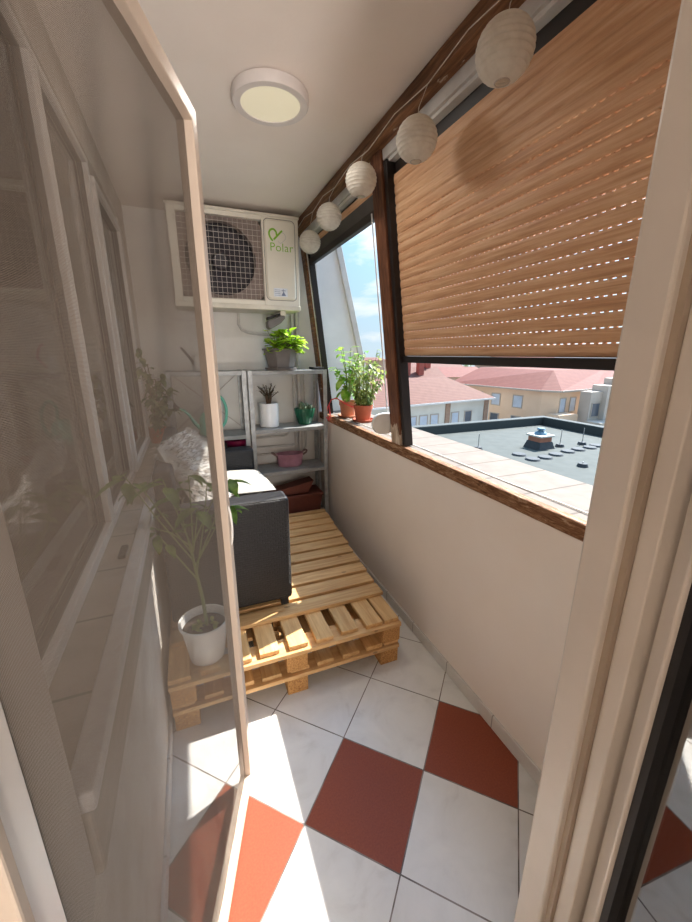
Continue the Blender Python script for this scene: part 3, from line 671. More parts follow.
# lime planter on top of the right rack
px, py, pz = .70, 3.12, 1.477
t = thing('potted_plant', 'lime green leafy plant in a dark grey hexagonal planter on the rack top', 'plant', (px, py, pz))
def hexring(rx, ry, z): return [(px+x*rx, py+y*ry, z) for x, y in ((-1, -.35), (-.45, -1), (.45, -1), (1, -.35), (1, .35), (.45, 1), (-.45, 1), (-1, .35))]
m = MB(); m.hexa(hexring(.098, .075, pz+.018), hexring(.128, .098, pz+.155)); m.build('planter', 'planter', t, bevel=.003)
m = MB(); m.hexa(hexring(.138, .106, pz+.15), hexring(.14, .108, pz+.163)); m.build('rim', 'planter', t, bevel=.002)
m = MB(); m.hexa(hexring(.115, .09, pz), hexring(.125, .098, pz+.018)); m.build('saucer', 'planter', t, bevel=.003)
m = MB(); m.hexa(hexring(.125, .095, pz+.155), hexring(.125, .095, pz+.165)); m.build('soil', 'soil', t)
m = MB(); ms = MB(); tips = [(-.10, -.02, .30), (.02, -.03, .31), (.095, -.03, .31), (-.1, -.05, .22), (-.085, 0, .19)]
for i in range(150):
    a = rnd(0, 2*PI); r_ = rnd(.0, 1)**.5
    tips.append((.03+.14*r_*math.cos(a), -.01+.095*r_*math.sin(a), rnd(.18, .31)-.07*r_*r_))
for i in range(14): tips.append((rnd(.1, .19), rnd(-.1, .03), rnd(.13, .25)))
for x, y, z in tips:
    b = V((px+x*.45, py+y*.4, pz+.16)); e = V((px+x, py+y, pz+z)); ms.tube([b, (b+e)/2+V((0, 0, .012)), e], .0018, 5)
    dr = V((x*1.2+rnd(-.3, .3)*.3, y-.12+rnd(-.1, .05), rnd(-.02, .12))); sz = rnd(.06, .085)
    m.leaf(e-dr.normalized()*sz*.4, dr, sz, sz*.95, rnd(.2, .7), rnd(.1, .3))
ms.build('stems', 'stem', t, True); m.build('foliage', 'lime', t, True)
tag(MB().box(.965, 1.045, 3.08, 3.24, 1.477, 1.497).build('small_tray', 'black', bevel=.004), 'small black tray at the corner end of the rack top', 'tray')
# white pot with dark succulent
px, py, pz = .60, 3.2, 1.017
t = thing('potted_plant', 'dark branching succulent in a white cylinder pot on the middle rack shelf', 'plant', (px, py, pz))
MB().lathe([(.001, 0), (.074, 0), (.078, .004), (.08, .19), (.078, .195), (.072, .193), (.072, .17)], (px, py, pz), 40, rib=.012, ribn=20).build('pot', 'ceramic', t, True)
MB().lathe([(.001, .178), (.073, .172)], (px, py, pz), 24).build('soil', 'soil', t, True)
ms = MB(); m = MB()
for i in range(15):
    a = 2*PI*i/15+rnd(-.3, .3); r_ = rnd(.03, .13); h = rnd(.25, .37)
    b = V((px+.012*math.cos(a), py+.012*math.sin(a), pz+.175)); mid = V((px+r_*.3*math.cos(a), py+r_*.3*math.sin(a), pz+.175+(h-.175)*.6)); e = V((px+r_*math.cos(a), py+r_*math.sin(a)*.7, pz+h))
    ms.tube([b, mid, e], [.007, .0045, .0025], 6)
    for k in range(12):
        q = mid.lerp(e, k/11)+V((rnd(-.008, .008), rnd(-.008, .008), 0)); aa = rnd(0, 2*PI); m.leaf(q, (math.cos(aa), math.sin(aa), rnd(-.2, .8)), rnd(.016, .03), rnd(.009, .014), rnd(.0, .5), .2, 3)
ms.build('stems', 'woodstem', t, True); m.build('foliage', 'jade', t, True)
# green fluted pot with cactus
px, py, pz = .905, 3.2, 1.017
t = thing('potted_cactus', 'small pale cactus in a dark green fluted pot', 'cactus', (px, py, pz))
MB().lathe([(.001, 0), (.05, 0), (.058, .01), (.075, .07), (.088, .13), (.086, .137), (.078, .135), (.076, .12)], (px, py, pz), 60, rib=.03, ribn=15).build('pot', 'greenpot', t, True)
MB().lathe([(.001, .125), (.078, .12)], (px, py, pz), 24).build('soil', 'soil', t, True)
m = MB()
for x, y, r_, h in ((-.03, -.02, .026, .075), (.015, .0, .03, .06), (.045, -.025, .02, .05), (-.01, -.045, .02, .045)):
    m.lathe([(r_*.7, .12), (r_, .12+h*.4), (r_*.85, .12+h*.75), (.002, .12+h)], (px+x, py+y, pz), 24, rib=.12, ribn=8)
m.build('cactus', 'cactus', t, True)
# mauve oval pot with handles
px, py, pz = .76, 3.2, .657
t = thing('oval_pot', 'mauve oval pot with two curled handles on the lower rack shelf', 'pot', (px, py, pz))
MB().lathe([(.001, 0), (.095, 0), (.105, .006), (.118, .105), (.122, .112), (.116, .113), (.108, .06), (.09, .02)], (px, py, pz), 48, 1, .62).build('bowl', 'mauve', t, True)
for s_ in (-1, 1):
    MB().tube([(px+s_*.112, py-.03, pz+.095), (px+s_*.14, py-.035, pz+.118), (px+s_*.152, py-.01, pz+.125), (px+s_*.152, py+.01, pz+.125), (px+s_*.14, py+.035, pz+.118), (px+s_*.112, py+.03, pz+.095)], .008, 8).build('handle', 'mauvemetal', t, True)
MB().lathe([(.001, .085), (.108, .08)], (px, py, pz), 24, 1, .6).build('filling', 'galvd', t, True)
# long brown planter at the bottom of the corner rack
t = thing('balcony_planter', 'reddish brown long planter box on the bottom shelf of the corner rack', 'planter', (.8, 3.2, .222))
m = MB(); m.hexa([(.62, 3.11, .222), (1.0, 3.11, .222), (1.0, 3.29, .222), (.62, 3.29, .222)], [(.585, 3.09, .40), (1.02, 3.09, .40), (1.02, 3.31, .40), (.585, 3.31, .40)]); m.build('box', 'rust', t, bevel=.004)
m = MB(); m.box(.575, 1.025, 3.082, 3.095, .385, .41).box(.575, 1.025, 3.305, 3.318, .385, .41).box(.575, .588, 3.095, 3.305, .385, .41).box(1.012, 1.025, 3.095, 3.305, .385, .41); m.build('rim', 'rust', t, bevel=.003)
tag(MB().prism([(.46, 3.12, .41), (.52, 3.12, .44), (.95, 3.12, .52)[:3], (.9, 3.12, .415)], (0, .14, 0)).build('planter_tray', 'rust', bevel=.004), 'flat brown tray tilted on top of the long brown planter', 'tray')
# crimson pot on left rack
px, py, pz = .325, 3.18, .792
t = thing('flower_pot', 'crimson plastic flower pot behind the sofa armrest', 'pot', (px, py, pz))
MB().lathe([(.001, 0), (.065, 0), (.088, .12), (.095, .122), (.096, .142), (.088, .143), (.082, .1), (.06, .02), (.001, .018)], (px, py, pz), 36).build('body', 'magenta', t, True)
# mint watering can
px, py, pz = .135, 3.19, .987
t = thing('watering_can', 'mint green watering can with long curved spout and dark rose', 'watering can', (px, py, pz))
MB().lathe([(.001, 0), (.085, 0), (.09, .01), (.082, .13), (.06, .165), (.05, .175), (.045, .172), (.05, .15)], (px, py, pz), 36, 1, .75).build('body', 'teal', t, True)
MB().tube([(px-.07, py, pz+.04), (px-.12, py-.01, pz+.1), (px-.15, py-.02, pz+.16), (px-.185, py-.02, pz+.2), (px-.225, py-.02, pz+.215)], [.018, .013, .011, .01, .01], 10).build('spout', 'teal', t, True)
MB().tube([(px-.215, py-.02, pz+.213), (px-.235, py-.02, pz+.218), (px-.262, py-.022, pz+.232)], [.011, .022, .036], 14).build('rose', 'black', t, True)
hp = [(px+.04, py, pz+.165), (px+.03, py, pz+.25), (px+.06, py, pz+.30), (px+.10, py, pz+.275), (px+.125, py, pz+.2), (px+.115, py, pz+.1), (px+.08, py, pz+.05)]
MB().tube([(q[0], py, q[1]) for q in sm([(a[0], a[2]) for a in hp])], .011, 8).build('handle', 'teal', t, True)
# white and pink watering can on top of left rack
px, py, pz = .11, 3.2, 1.477
t = thing('watering_can', 'small white watering can with a pink handle on top of the rack', 'watering can', (px, py, pz))
MB().lathe([(.001, 0), (.06, 0), (.062, .01), (.056, .09), (.04, .11), (.036, .108), (.036, .1)], (px, py, pz), 32, 1, .8).build('body', 'whitepl', t, True)
MB().tube([(px-.045, py, pz+.03), (px-.075, py-.01, pz+.09), (px-.135, py-.02, pz+.17)], [.012, .01, .008], 8).build('spout', 'greyplastic', t, True)
hp = [(.045, .02), (.08, .06), (.105, .1), (.085, .165), (.06, .185)]
MB().tube([(px+a, py, pz+b) for a, b in sm(hp)], .006, 8).build('handle', 'pinkpl', t, True)

# pots on the windowsill
def sillpot(px, py, r, h, label, pm, sm_):
    pz = 1.085
    t = thing('potted_plant', label, 'plant', (px, py, pz), None)
    MB().lathe([(.001, 0), (r*1.08, 0), (r*1.2, .018), (r*1.16, .02), (r*1.05, .006)], (px, py, pz), 36).build('saucer', pm, t, True)
    MB().lathe([(.001, .007), (r*.78, .007), (r*.95, h*.74), (r*1.03, h*.75), (r*1.06, h), (r*.97, h), (r*.93, h*.85)], (px, py, pz), 36).build('pot', pm, t, True)
    MB().lathe([(.001, h*.9), (r*.95, h*.87)], (px, py, pz), 24).build('soil', 'soil', t, True)
    return t, pz+h*.88
t, z0 = sillpot(1.235, 3.02, .073, .135, 'broad-leaved pepper plant in a pale terracotta pot, the one nearer the rack', 'terrapale', 'basil')
px, py = 1.235, 3.02; m = MB(); ms = MB()
ends = []
for i in range(10):
    a = rnd(0, 2*PI); h = rnd(.27, .45); r_ = rnd(.05, .17); e = V((px+r_*math.cos(a), py+r_*math.sin(a), z0+h)); ms.tube([(px+.01*math.cos(a), py+.01*math.sin(a), z0-.01), (px+r_*.3*math.cos(a), py+r_*.3*math.sin(a), z0+h*.55), e], [.005, .004, .0025], 6)
    for k in range(9):
        q = V((px, py, z0+.04)).lerp(e, .3+.7*k/8); aa = rnd(0, 2*PI); m.leaf(q, (math.cos(aa), math.sin(aa), rnd(-.1, .5)), rnd(.06, .1), rnd(.036, .055), rnd(.4, 1.0), .2)
for (dx, dy, dz, ln) in ((-.10, -.06, .2, .13), (-.06, -.07, .12, .12), (.01, -.09, .2, .14), (-.02, -.03, .1, .1), (-.09, 0, .1, .1), (.03, -.06, .1, .12)):
    b = V((px+dx*.6, py+dy*.6, z0+dz)); ms.tube([(px, py, z0), b], .003, 5); m.leaf(b, (dx, dy, -.06), ln, ln*.55, .9, .15)
ms.build('stems', 'stem', t, True); m.build('foliage', 'basil', t, True)
t, z0 = sillpot(1.262, 2.77, .072, .13, 'bushy small-leaved plant in a terracotta pot beside the white strap winder', 'terracotta', 'dusty')
px, py = 1.262, 2.77; m = MB(); ms = MB()
for i in range(32):
    a = rnd(0, 2*PI); h = rnd(.2, .43); r_ = rnd(.03, .18); e = V((px+r_*math.cos(a)*.9, py+r_*math.sin(a), z0+h)); ms.tube([(px+.03*math.cos(a), py+.03*math.sin(a), z0-.01), (px+r_*.6*math.cos(a), py+r_*.6*math.sin(a), z0+h*.5), e], [.003, .0025, .0015], 5)
    for k in range(10):
        q = V((px+.03*math.cos(a), py+.03*math.sin(a), z0)).lerp(e, .15+.85*k/9); aa = rnd(0, 2*PI); m.leaf(q, (math.cos(aa), math.sin(aa), rnd(-.5, .3)), rnd(.04, .07), rnd(.022, .034), rnd(.5, 1.4), .3, 3)
ms.build('stems', 'stem', t, True); m.build('foliage', 'dusty', t, True)
rp = [(1.05, 3.1, 1.05), (1.06, 3.06, 1.16), (1.09, 3.03, 1.235), (1.12, 2.99, 1.25), (1.165, 2.945, 1.215), (1.235, 2.935, 1.18), (1.30, 2.95, 1.17)]
mm = MB(); P3 = []
for i in range(len(rp)-1):
    for k in range(5): P3.append(V(rp[i]).lerp(V(rp[i+1]), k/5))
P3.append(V(rp[-1]))
for a, b in zip(P3, P3[1:]): mm.hexa([a+V((0, -.0006, -.005)), b+V((0, -.0006, -.005)), b+V((0, .0006, -.005)), a+V((0, .0006, -.005))], [a+V((0, -.0006, .005)), b+V((0, -.0006, .005)), b+V((0, .0006, .005)), a+V((0, .0006, .005))])
tag(mm.build('red_ribbon', 'redstring'), 'red ribbon tied from the rack corner around the pale pot', 'ribbon')
tag(MB().tube([(1.06, 3.09, 1.04), (1.055, 3.06, 1.12), (1.075, 3.05, 1.2), (1.085, 3.05, 1.1), (1.07, 3.05, 1.06), (1.05, 3.05, 1.09)], .006, 8).build('string_loop', 'redstring', smooth=True), 'loop of red cord knotted at the rack corner', 'cord')

# ------------------------------------------------------------------ pallets
def pallet(label, z0, group, board_ws, y0, y1, x0, x1, front_gap=.0):
    p = thing('wooden_pallet', label, 'pallet', ((x0+x1)/2, (y0+y1)/2, z0), group)
    hb = .088
    for bx in (x0, (x0+x1)/2-.055, x1-.11):
        for by in (y0+.006, (y0+y1)/2-.05, y1-.11):
            MB().box(bx+.004, bx+.106, by, by+.1, z0, z0+hb).build('block', 'block', p, bevel=.004)
    for by in (y0, (y0+y1)/2-.055, y1-.115):
        MB().box(x0, x1, by, by+.115, z0+hb, z0+hb+.022).build('stringer_board', 'palletx', p, bevel=.003)
    x = x0
    for w_, g_ in board_ws:
        dy = rnd(0, .012); MB().box(x, x+w_, y0+.012+dy, y1, z0+hb+.022, z0+hb+.044).build('deck_board', 'pallet', p, bevel=.003); x += w_+g_
    return p
bw = [(.1, .045), (.09, .05), (.098, .04), (.1, .05), (.1, .045), (.095, .05), (.1, .045), (.1, .012), (.09, 0)]
tot = sum(a+b for a, b in bw); k = 1.112/tot; bw = [(a*k, b*k) for a, b in bw]
pallet('lower pine pallet of the stack, resting on the floor tiles', 0, 'pallets of the platform', bw, 1.488, 2.28, -.205, .907)
pallet('upper pine pallet of the stack, deck boards pointing at the viewer', .135, 'pallets of the platform', bw, 1.484, 2.28, -.208, .912)
pallet('lower pallet at the far end of the platform, under the rack side', 0, 'pallets of the platform', bw, 2.3, 3.0, -.205, .93)
pallet('upper pallet at the far end of the platform, under cross boards', .135, 'pallets of the platform', bw, 2.3, 3.0, -.205, .93)
p = thing('pallet_deck', 'pine deck of cross boards laid over the pallets under the sofa', 'deck', (.36, 2.3, .27+.044))
z0 = .135+.088+.044; y = 1.705
for i, w_ in enumerate((.098, .1, .096, .1, .098, .1, .094, .1, .09, .096)):
    MB().box(-.2+rnd(-.003, .003), .915+.0085*i+rnd(-.004, .004), y, y+w_, z0+.001, z0+.023).build('deck_board', 'palletx', p, bevel=.003); y += w_+.027
MB().box(.35, 1.0, y+.002, 3.0, z0+.001, z0+.023).build('deck_board', 'palletx', p, bevel=.003)
DZ = z0+.0235

# ------------------------------------------------------------------ sofa with cushions
so = thing('rattan_sofa', 'black woven rattan two-seat sofa standing on the pallet deck', 'sofa', (.1, 2.4, DZ))
sy0, sy1, sx0, sx1 = 1.78, 3.02, -.185, .41
for a, b in ((sy0, sy0+.13), (sy1-.13, sy1)):
    MB().box(sx0, sx1, a, b, DZ+.045, .91).build('armrest', 'weave', so, bevel=.018)
MB().box(sx0+.02, sx1-.02, sy0+.13, sy1-.13, DZ+.06, .60).build('seat_base', 'weave', so, bevel=.01)
m = MB(); m.hexa([(-.185, sy0+.06, .55), (-.075, sy0+.06, .55), (-.075, sy1-.06, .55), (-.185, sy1-.06, .55)], [(-.19, sy0+.02, 1.1), (-.11, sy0+.02, 1.1), (-.11, sy1-.02, 1.1), (-.19, sy1-.02, 1.1)])
m.build('backrest', 'charcoal', so, bevel=.02, label='charcoal padded backrest')
for x in (sx0+.02, sx1-.06):
    for y in (sy0+.02, sy1-.06): MB().box(x, x+.04, y, y+.04, DZ, DZ+.05).build('foot', 'black', so)
def cushion(mb, c, sx_, sy_, sz_, rotm=None, n=12):
    vs = {}
    for f, zs in ((0, 1), (1, -1)):
        for i in range(n+1):
            for j in range(n+1):
                u = 2*i/n-1; v = 2*j/n-1; e = (1-abs(u)**6)*(1-abs(v)**6)
                p_ = V((u*sx_/2*(1-.03*v*v), v*sy_/2*(1-.03*u*u), zs*(sz_/2*(.62*e**.5+.38*(1-u*u)*(1-v*v)))))
                if rotm: p_ = rotm @ p_
                vs[f, i, j] = mb.bm.verts.new(p_+V(c))
        for i in range(n):
            for j in range(n):
                q = [vs[f, i, j], vs[f, i+1, j], vs[f, i+1, j+1], vs[f, i, j+1]]; mb.bm.faces.new(q if zs > 0 else q[::-1])
    bmesh.ops.remove_doubles(mb.bm, verts=mb.bm.verts, dist=.0005)
m = MB(); cushion(m, (.16, 2.19, .66), .48, .54, .13); tag(m.build('seat_cushion', 'fabric', smooth=True), 'light grey canvas seat cushion behind the near armrest', 'cushion', 'canvas seat cushions')
m = MB(); cushion(m, (.16, 2.66, .655), .48, .40, .12); tag(m.build('seat_cushion', 'fabric', smooth=True), 'lower light grey seat cushion beside the far armrest', 'cushion', 'canvas seat cushions')
m = MB(); cushion(m, (.20, 2.63, .75), .52, .5, .075, Matrix.Rotation(.06, 3, 'Y') @ Matrix.Rotation(.08, 3, 'Z')); tag(m.build('back_cushion', 'fabric', smooth=True), 'pale cushion lying flat on top of the far seat cushion', 'cushion')
t = thing('fluffy_pillow', 'white long-pile pillow leaning on the charcoal sofa backrest', 'pillow', (-.02, 2.15, .74))
rm = Matrix.Rotation(-.28, 3, 'Z') @ Matrix.Rotation(PI/2-.45, 3, 'Y'); pc = V((-.01, 2.17, .97))
m = MB(); cushion(m, pc, .46, .48, .17, rm); m.build('pillow_body', 'fur', t, True)
m = MB()
for i in range(2600):
    u, v = rnd(-1, 1), rnd(-1, 1); zs = 1 if random.random() < .75 else -1; e = (1-abs(u)**6)*(1-abs(v)**6)
    q = rm @ V((u*.23, v*.24, zs*.085*(.62*e**.5+.38*(1-u*u)*(1-v*v))))+pc
    n_ = (rm @ V((u*.7, v*.7, zs*.8))).normalized(); sd_ = n_.cross(V((rnd(-1, 1), rnd(-1, 1), rnd(-1, 1)))).normalized()
    tip = q+n_*rnd(.015, .04)+V((rnd(-.012, .012), rnd(-.012, .012), -.012)); m.bm.faces.new([m.bm.verts.new(w_) for w_ in (q-sd_*.004, q+sd_*.004, tip)])
m.build('pile', 'fur', t, kind='stuff', norm=False)

# ficus in white plastic pot on the near pallet
px, py, pz = -.04, 1.60, z0
t = thing('potted_plant', 'tall thin-stemmed plant in a white plastic pot behind the insect screen', 'plant', (px, py, pz))
MB().lathe([(.001, 0), (.07, 0), (.075, .006), (.098, .175), (.106, .178), (.108, .192), (.1, .193), (.094, .15)], (px, py, pz), 40).build('pot', 'whitepl', t, True)
MB().lathe([(.001, .16), (.094, .155)], (px, py, pz), 24).build('soil', 'soil', t, True)
ms = MB(); top = V((px-.02, py-.02, pz+.58))
ms.tube([(px+.01, py, pz+.155), (px+.005, py-.01, pz+.3), (px-.01, py-.015, pz+.45), top], [.008, .0075, .006, .005], 8)
m = MB(); br = [(-.16, -.05, .42), (-.13, .02, .36), (-.05, -.03, .38), (.03, .03, .37), (.09, 0, .34), (.13, .05, .3), (.15, -.02, .24), (-.09, -.06, .2), (.05, -.08, .27), (-.13, .03, .2), (.17, .02, .34), (-.02, .06, .3)]
for bx, by, bz in br:
    b0 = V((px-.01, py-.015, pz+rnd(.4, .57))); e = V((px-.03+bx*1.12, py-.02+by, pz+.49+bz)); mid = b0.lerp(e, .5)+V((bx*.12, by*.12, .03))
    ms.tube([b0, mid, e], [.0035, .003, .002], 6)
    for k in range(3):
        aa = math.atan2(by, bx)+(k-1)*1.3+rnd(-.3, .3); ln = rnd(.085, .125)
        m.leaf(e+V((0, 0, -.015*k)), (math.cos(aa), math.sin(aa), rnd(-.05, .35)), ln, ln*.42, rnd(.7, 1.5), .25)
    aa = rnd(0, 6.28); m.leaf(mid, (math.cos(aa), math.sin(aa), .1), .085, .036, 1.0, .25)
ms.build('stems', 'stem', t, True); m.build('foliage', 'ficus', t, True)
m = MB()
for i in range(12):
    a = rnd(0, 6.28); q = (px+rnd(0, .07)*math.cos(a), py+rnd(0, .07)*math.sin(a), pz+.168); m.leaf(q, (math.cos(a*2), math.sin(a*2), .15), .05, .02, .3, .2, 3)
m.build('fallen_leaves', 'dusty', t, True)

# trailing plant on the left sill by the third window
px, py, pz = -.245, 3.08, .975
t = thing('potted_plant', 'tall trailing plant in a small terracotta pot on the tiled sill', 'plant', (px, py, pz))
MB().lathe([(.001, 0), (.045, 0), (.06, .085), (.066, .087), (.066, .108), (.058, .108), (.055, .08)], (px, py, pz), 30).build('pot', 'terracotta', t, True)
MB().lathe([(.001, .1), (.056, .096)], (px, py, pz), 20).build('soil', 'soil', t, True)
ms = MB(); m = MB()
for (ex, ey, ez) in ((-.02, -.3, .66), (.01, -.2, .56), (.05, -.25, .42), (.04, -.12, .46), (-.01, -.38, .54), (.10, -.1, .34), (.08, -.28, .3), (.13, -.08, .4), (.15, -.15, .24), (.0, -.3, .36), (.09, -.2, .5)):
    b = V((px, py, pz+.1)); e = V((px+ex, py+ey, pz+ez)); mid = b.lerp(e, .5)+V((.01, 0, .08)); ms.tube([b, mid, e], .003, 5)
    for k in range(15):
        q = b.lerp(mid, k/7) if k < 7 else mid.lerp(e, (k-7)/7); aa = rnd(0, 6.28); m.leaf(q, (math.cos(aa)*.7, math.sin(aa), rnd(-.6, .3)), rnd(.055, .09), rnd(.03, .042), rnd(.5, 1.3), .2)
ms.build('stems', 'woodstem', t, True); m.build('foliage', 'trail', t, True)
tag(MB().box(-.262, -.24, 1.28, 1.36, .973, .985).build('window_latch', 'black', bevel=.003), 'small black latch piece lying on the tiled sill', 'latch')

# ------------------------------------------------------------------ outside: flat roof with vent
ZR = -1.0
struct(MB().box(1.62, 12.35, -6, 10.65, ZR-.4, ZR), 'roof_1', 'bitumen')
m = MB(); m.box(1.62, 12.65, 10.65, 10.95, ZR-2, ZR+.3).box(12.35, 12.65, -6, 10.65, ZR-2, ZR+.3); struct(m, 'roof_2', 'bitedge', bevel=.03)
vx, vy = 9.2, 7.95
t = thing('roof_vent', 'squat brick vent stack with a blue cowl on the flat roof', 'vent', (vx, vy, ZR))
k = .58
m = MB(); m.hexa([(vx-.5*k, vy-.5*k, ZR), (vx+.5*k, vy-.5*k, ZR), (vx+.5*k, vy+.5*k, ZR), (vx-.5*k, vy+.5*k, ZR)], [(vx-.4*k, vy-.4*k, ZR+.2), (vx+.4*k, vy-.4*k, ZR+.2), (vx+.4*k, vy+.4*k, ZR+.2), (vx-.4*k, vy+.4*k, ZR+.2)]); m.build('plinth', 'bitdark', t)
MB().box(vx-.37*k, vx+.37*k, vy-.37*k, vy+.37*k, ZR+.19, ZR+.34).build('stack', 'brickv', t); MB().box(vx-.46*k, vx+.46*k, vy-.46*k, vy+.46*k, ZR+.34, ZR+.39).build('cap_slab', 'greywall', t, bevel=.01)
MB().lathe([(.3*k, ZR+.39), (.28*k, ZR+.43), (.2*k, ZR+.47), (.12*k, ZR+.49), (.1*k, ZR+.52)], (vx, vy, 0), 24).build('cowl_base', 'bluev', t, True)
MB().lathe([(.001, ZR+.58), (.16*k, ZR+.57), (.2*k, ZR+.53), (.12*k, ZR+.51)], (vx, vy, 0), 24).build('cowl', 'bluev', t, True)
pads = [(8.0, 7.5), (7.95, 7.0), (8.4, 7.02), (8.92, 7.14), (9.5, 7.25), (9.98, 7.31), (10.5, 7.35), (10.9, 7.45)]
for x, y in pads:
    m = MB().lathe([(.001, ZR+.05), (.16, ZR+.045), (.19, ZR+.0)], (x, y, 0), 20); tag(m.build('roof_pad', 'bitdark', smooth=True), 'dark flat round pad in the curved row before the roof vent', 'roof pad', 'round pads on the flat roof')
for x, y, h, lb in ((7.4, 8.4, .45, 'thin rod on a round foot, nearest the grey upstand'), (9.85, 7.8, .5, 'thin rod on a round foot just right of the roof vent'), (10.7, 7.75, .5, 'thin rod on a round foot farther right of the roof vent'), (8.57, 6.1, .12, 'short rod stub on the flat roof in front of the pads')):
    t = thing('lightning_rod', lb, 'rod', (x, y, ZR), 'rods on the flat roof')
    MB().lathe([(.001, ZR+.09), (.1, ZR+.08), (.13, ZR)], (x, y, 0), 16).build('foot', 'bitdark', t, True); MB().tube([(x, y, ZR+.05), (x, y, ZR+h)], .012, 6).build('rod', 'galvd', t)
tag(MB().tube([(1.19, y_, 1.0875+.0015*math.sin(y_*9)) for y_ in [.3+.1*k for k in range(31)]], .003, 5).build('coping_cable', 'cord', smooth=True), 'thin wire lying along the pale coping slabs', 'wire')

# ------------------------------------------------------------------ outside: houses, trees, street
GZ = -11
struct(MB().box(-60, 160, -60, 160, GZ-.2, GZ), 'ground', 'street')
def wall_window(hs, p, q, t_, z0, w, h, frame=True, dark=False, name='window'):
    p, q = V(p), V(q); d_ = (q-p).normalized(); n_ = V((d_.y, -d_.x)); L_ = (q-p).length; c0 = p+d_*(t_*L_-w/2); c1 = c0+d_*w
    def bx(mb, a, b, za, zb, o0, o1):
        A, B = a+n_*o1, b+n_*o1; C_, D_ = b+n_*o0, a+n_*o0
        return mb.hexa([(A.x, A.y, za), (B.x, B.y, za), (C_.x, C_.y, za), (D_.x, D_.y, za)], [(A.x, A.y, zb), (B.x, B.y, zb), (C_.x, C_.y, zb), (D_.x, D_.y, zb)])
    mb = MB(); e = .12
    bx(mb, c0-d_*e, c1+d_*e, z0-e, z0, -.02, .08); bx(mb, c0-d_*e, c1+d_*e, z0+h, z0+h+e, -.02, .08); bx(mb, c0-d_*e, c0, z0, z0+h, -.02, .08); bx(mb, c1, c1+d_*e, z0, z0+h, -.02, .08)
    f = mb.build(name, 'farframe', hs)
    bx(MB(), c0, c1, z0, z0+h, -.02, .03).build('pane', 'fardark' if dark else 'shutter', f)
# grey house with salmon hipped roof
h = thing('house', 'pale grey house with a long salmon hipped roof and brick piers', 'house', (26, 40, GZ))
A = [(8, 35.8), (37, 40.7), (35, 51.5), (6, 46.8)]
m = MB(); m.hexa([(x, y, GZ) for x, y in A], [(x, y, -3.95) for x, y in A]); m.build('wall', 'greywall', h)
E_ = [(7.5, 35.3), (37.6, 40.3), (35.5, 52), (5.5, 47.3)]; r0, r1 = (12.5, 42.2), (31.8, 43.6)
m = MB(); zE, zR = -3.95, -1.3
P4 = [V((x, y, zE)) for x, y in E_]; R0, R1 = V((r0[0], r0[1], zR)), V((r1[0], r1[1], zR))
m.quad(P4[0], P4[1], R1, R0); m.quad(P4[2], P4[3], R0, R1); m.bm.faces.new([m.bm.verts.new(p_) for p_ in (P4[1], P4[2], R1)]); m.bm.faces.new([m.bm.verts.new(p_) for p_ in (P4[3], P4[0], R0)]); m.quad(*P4[::-1])
bmesh.ops.remove_doubles(m.bm, verts=m.bm.verts, dist=.01); m.build('roof', 'roofa', h)
MB().obox(E_[0], E_[1], .25, zE-.22, zE-.02).build('gutter', 'rail', h)
for t_ in (.30, .395, .545, .605, .665, .785, .865, .20): wall_window(h, A[0], A[1], t_, -7.1, 1.15, 1.6, dark=(t_ == .865))
for t_ in (.47, .725, .965):
    p_ = V(A[0]).lerp(V(A[1]), t_); q_ = V(A[0]).lerp(V(A[1]), t_+.025); MB().obox(p_, q_, .3, GZ, -4.2).build('brick_pier', 'brickfar', h)
# peach corner house
h = thing('house', 'peach house turning a corner under a bright red tiled roof', 'house', (42, 40, GZ))
Wl = [(39.5, 52), (42.0, 36.9), (43.1, 35.3), (49.8, 36.5), (56, 50), (46, 58)]
m = MB(); m.hexa([(x, y, GZ) for x, y in Wl], [(x, y, -2.8) for x, y in Wl]); m.build('wall', 'peach', h)
ap = V((46.2, 39.2, -.55)); far = V((46.5, 54, -.55)); rt = V((62, 43.0, -.5))
m = MB(); ev = [V((x, y, -2.82)) for x, y in ((38.9, 52), (41.5, 36.7), (42.9, 34.8), (50.2, 35.9), (66, 39))]
m.quad(ev[0], ev[1], ap, far); m.bm.faces.new([m.bm.verts.new(p_) for p_ in (ev[1], ev[2], ap)]); m.quad(ev[2], ev[3], rt, ap); m.quad(ev[3], ev[4], V((66, 44, -.5)), rt); m.quad(far, ap, rt, V((60, 58, -2.8)))
bmesh.ops.remove_doubles(m.bm, verts=m.bm.verts, dist=.01); m.build('roof', 'roofb', h)
m = MB()
for a, b in zip(ev[:3], ev[1:4]): m.obox(a, b, .3, -3.02, -2.82)
m.build('gutter', 'farframe', h)
for t_, zz in ((.35, -5.4), (.55, -5.4), (.78, -5.4), (.55, -8.2), (.78, -8.2), (.35, -8.2)): wall_window(h, Wl[0], Wl[1], t_, zz, 1.3, 1.5, dark=(zz < -6))
for t_, zz in ((.15, -5.6), (.5, -5.6), (.45, -8.3)): wall_window(h, Wl[2], Wl[3], t_, zz, 1.2, 1.7, dark=False)
m = MB(); m.box(41.9, 45.2, 33.9, 35.6, -6.6, -5.7); m.build('balcony', 'peach', h)
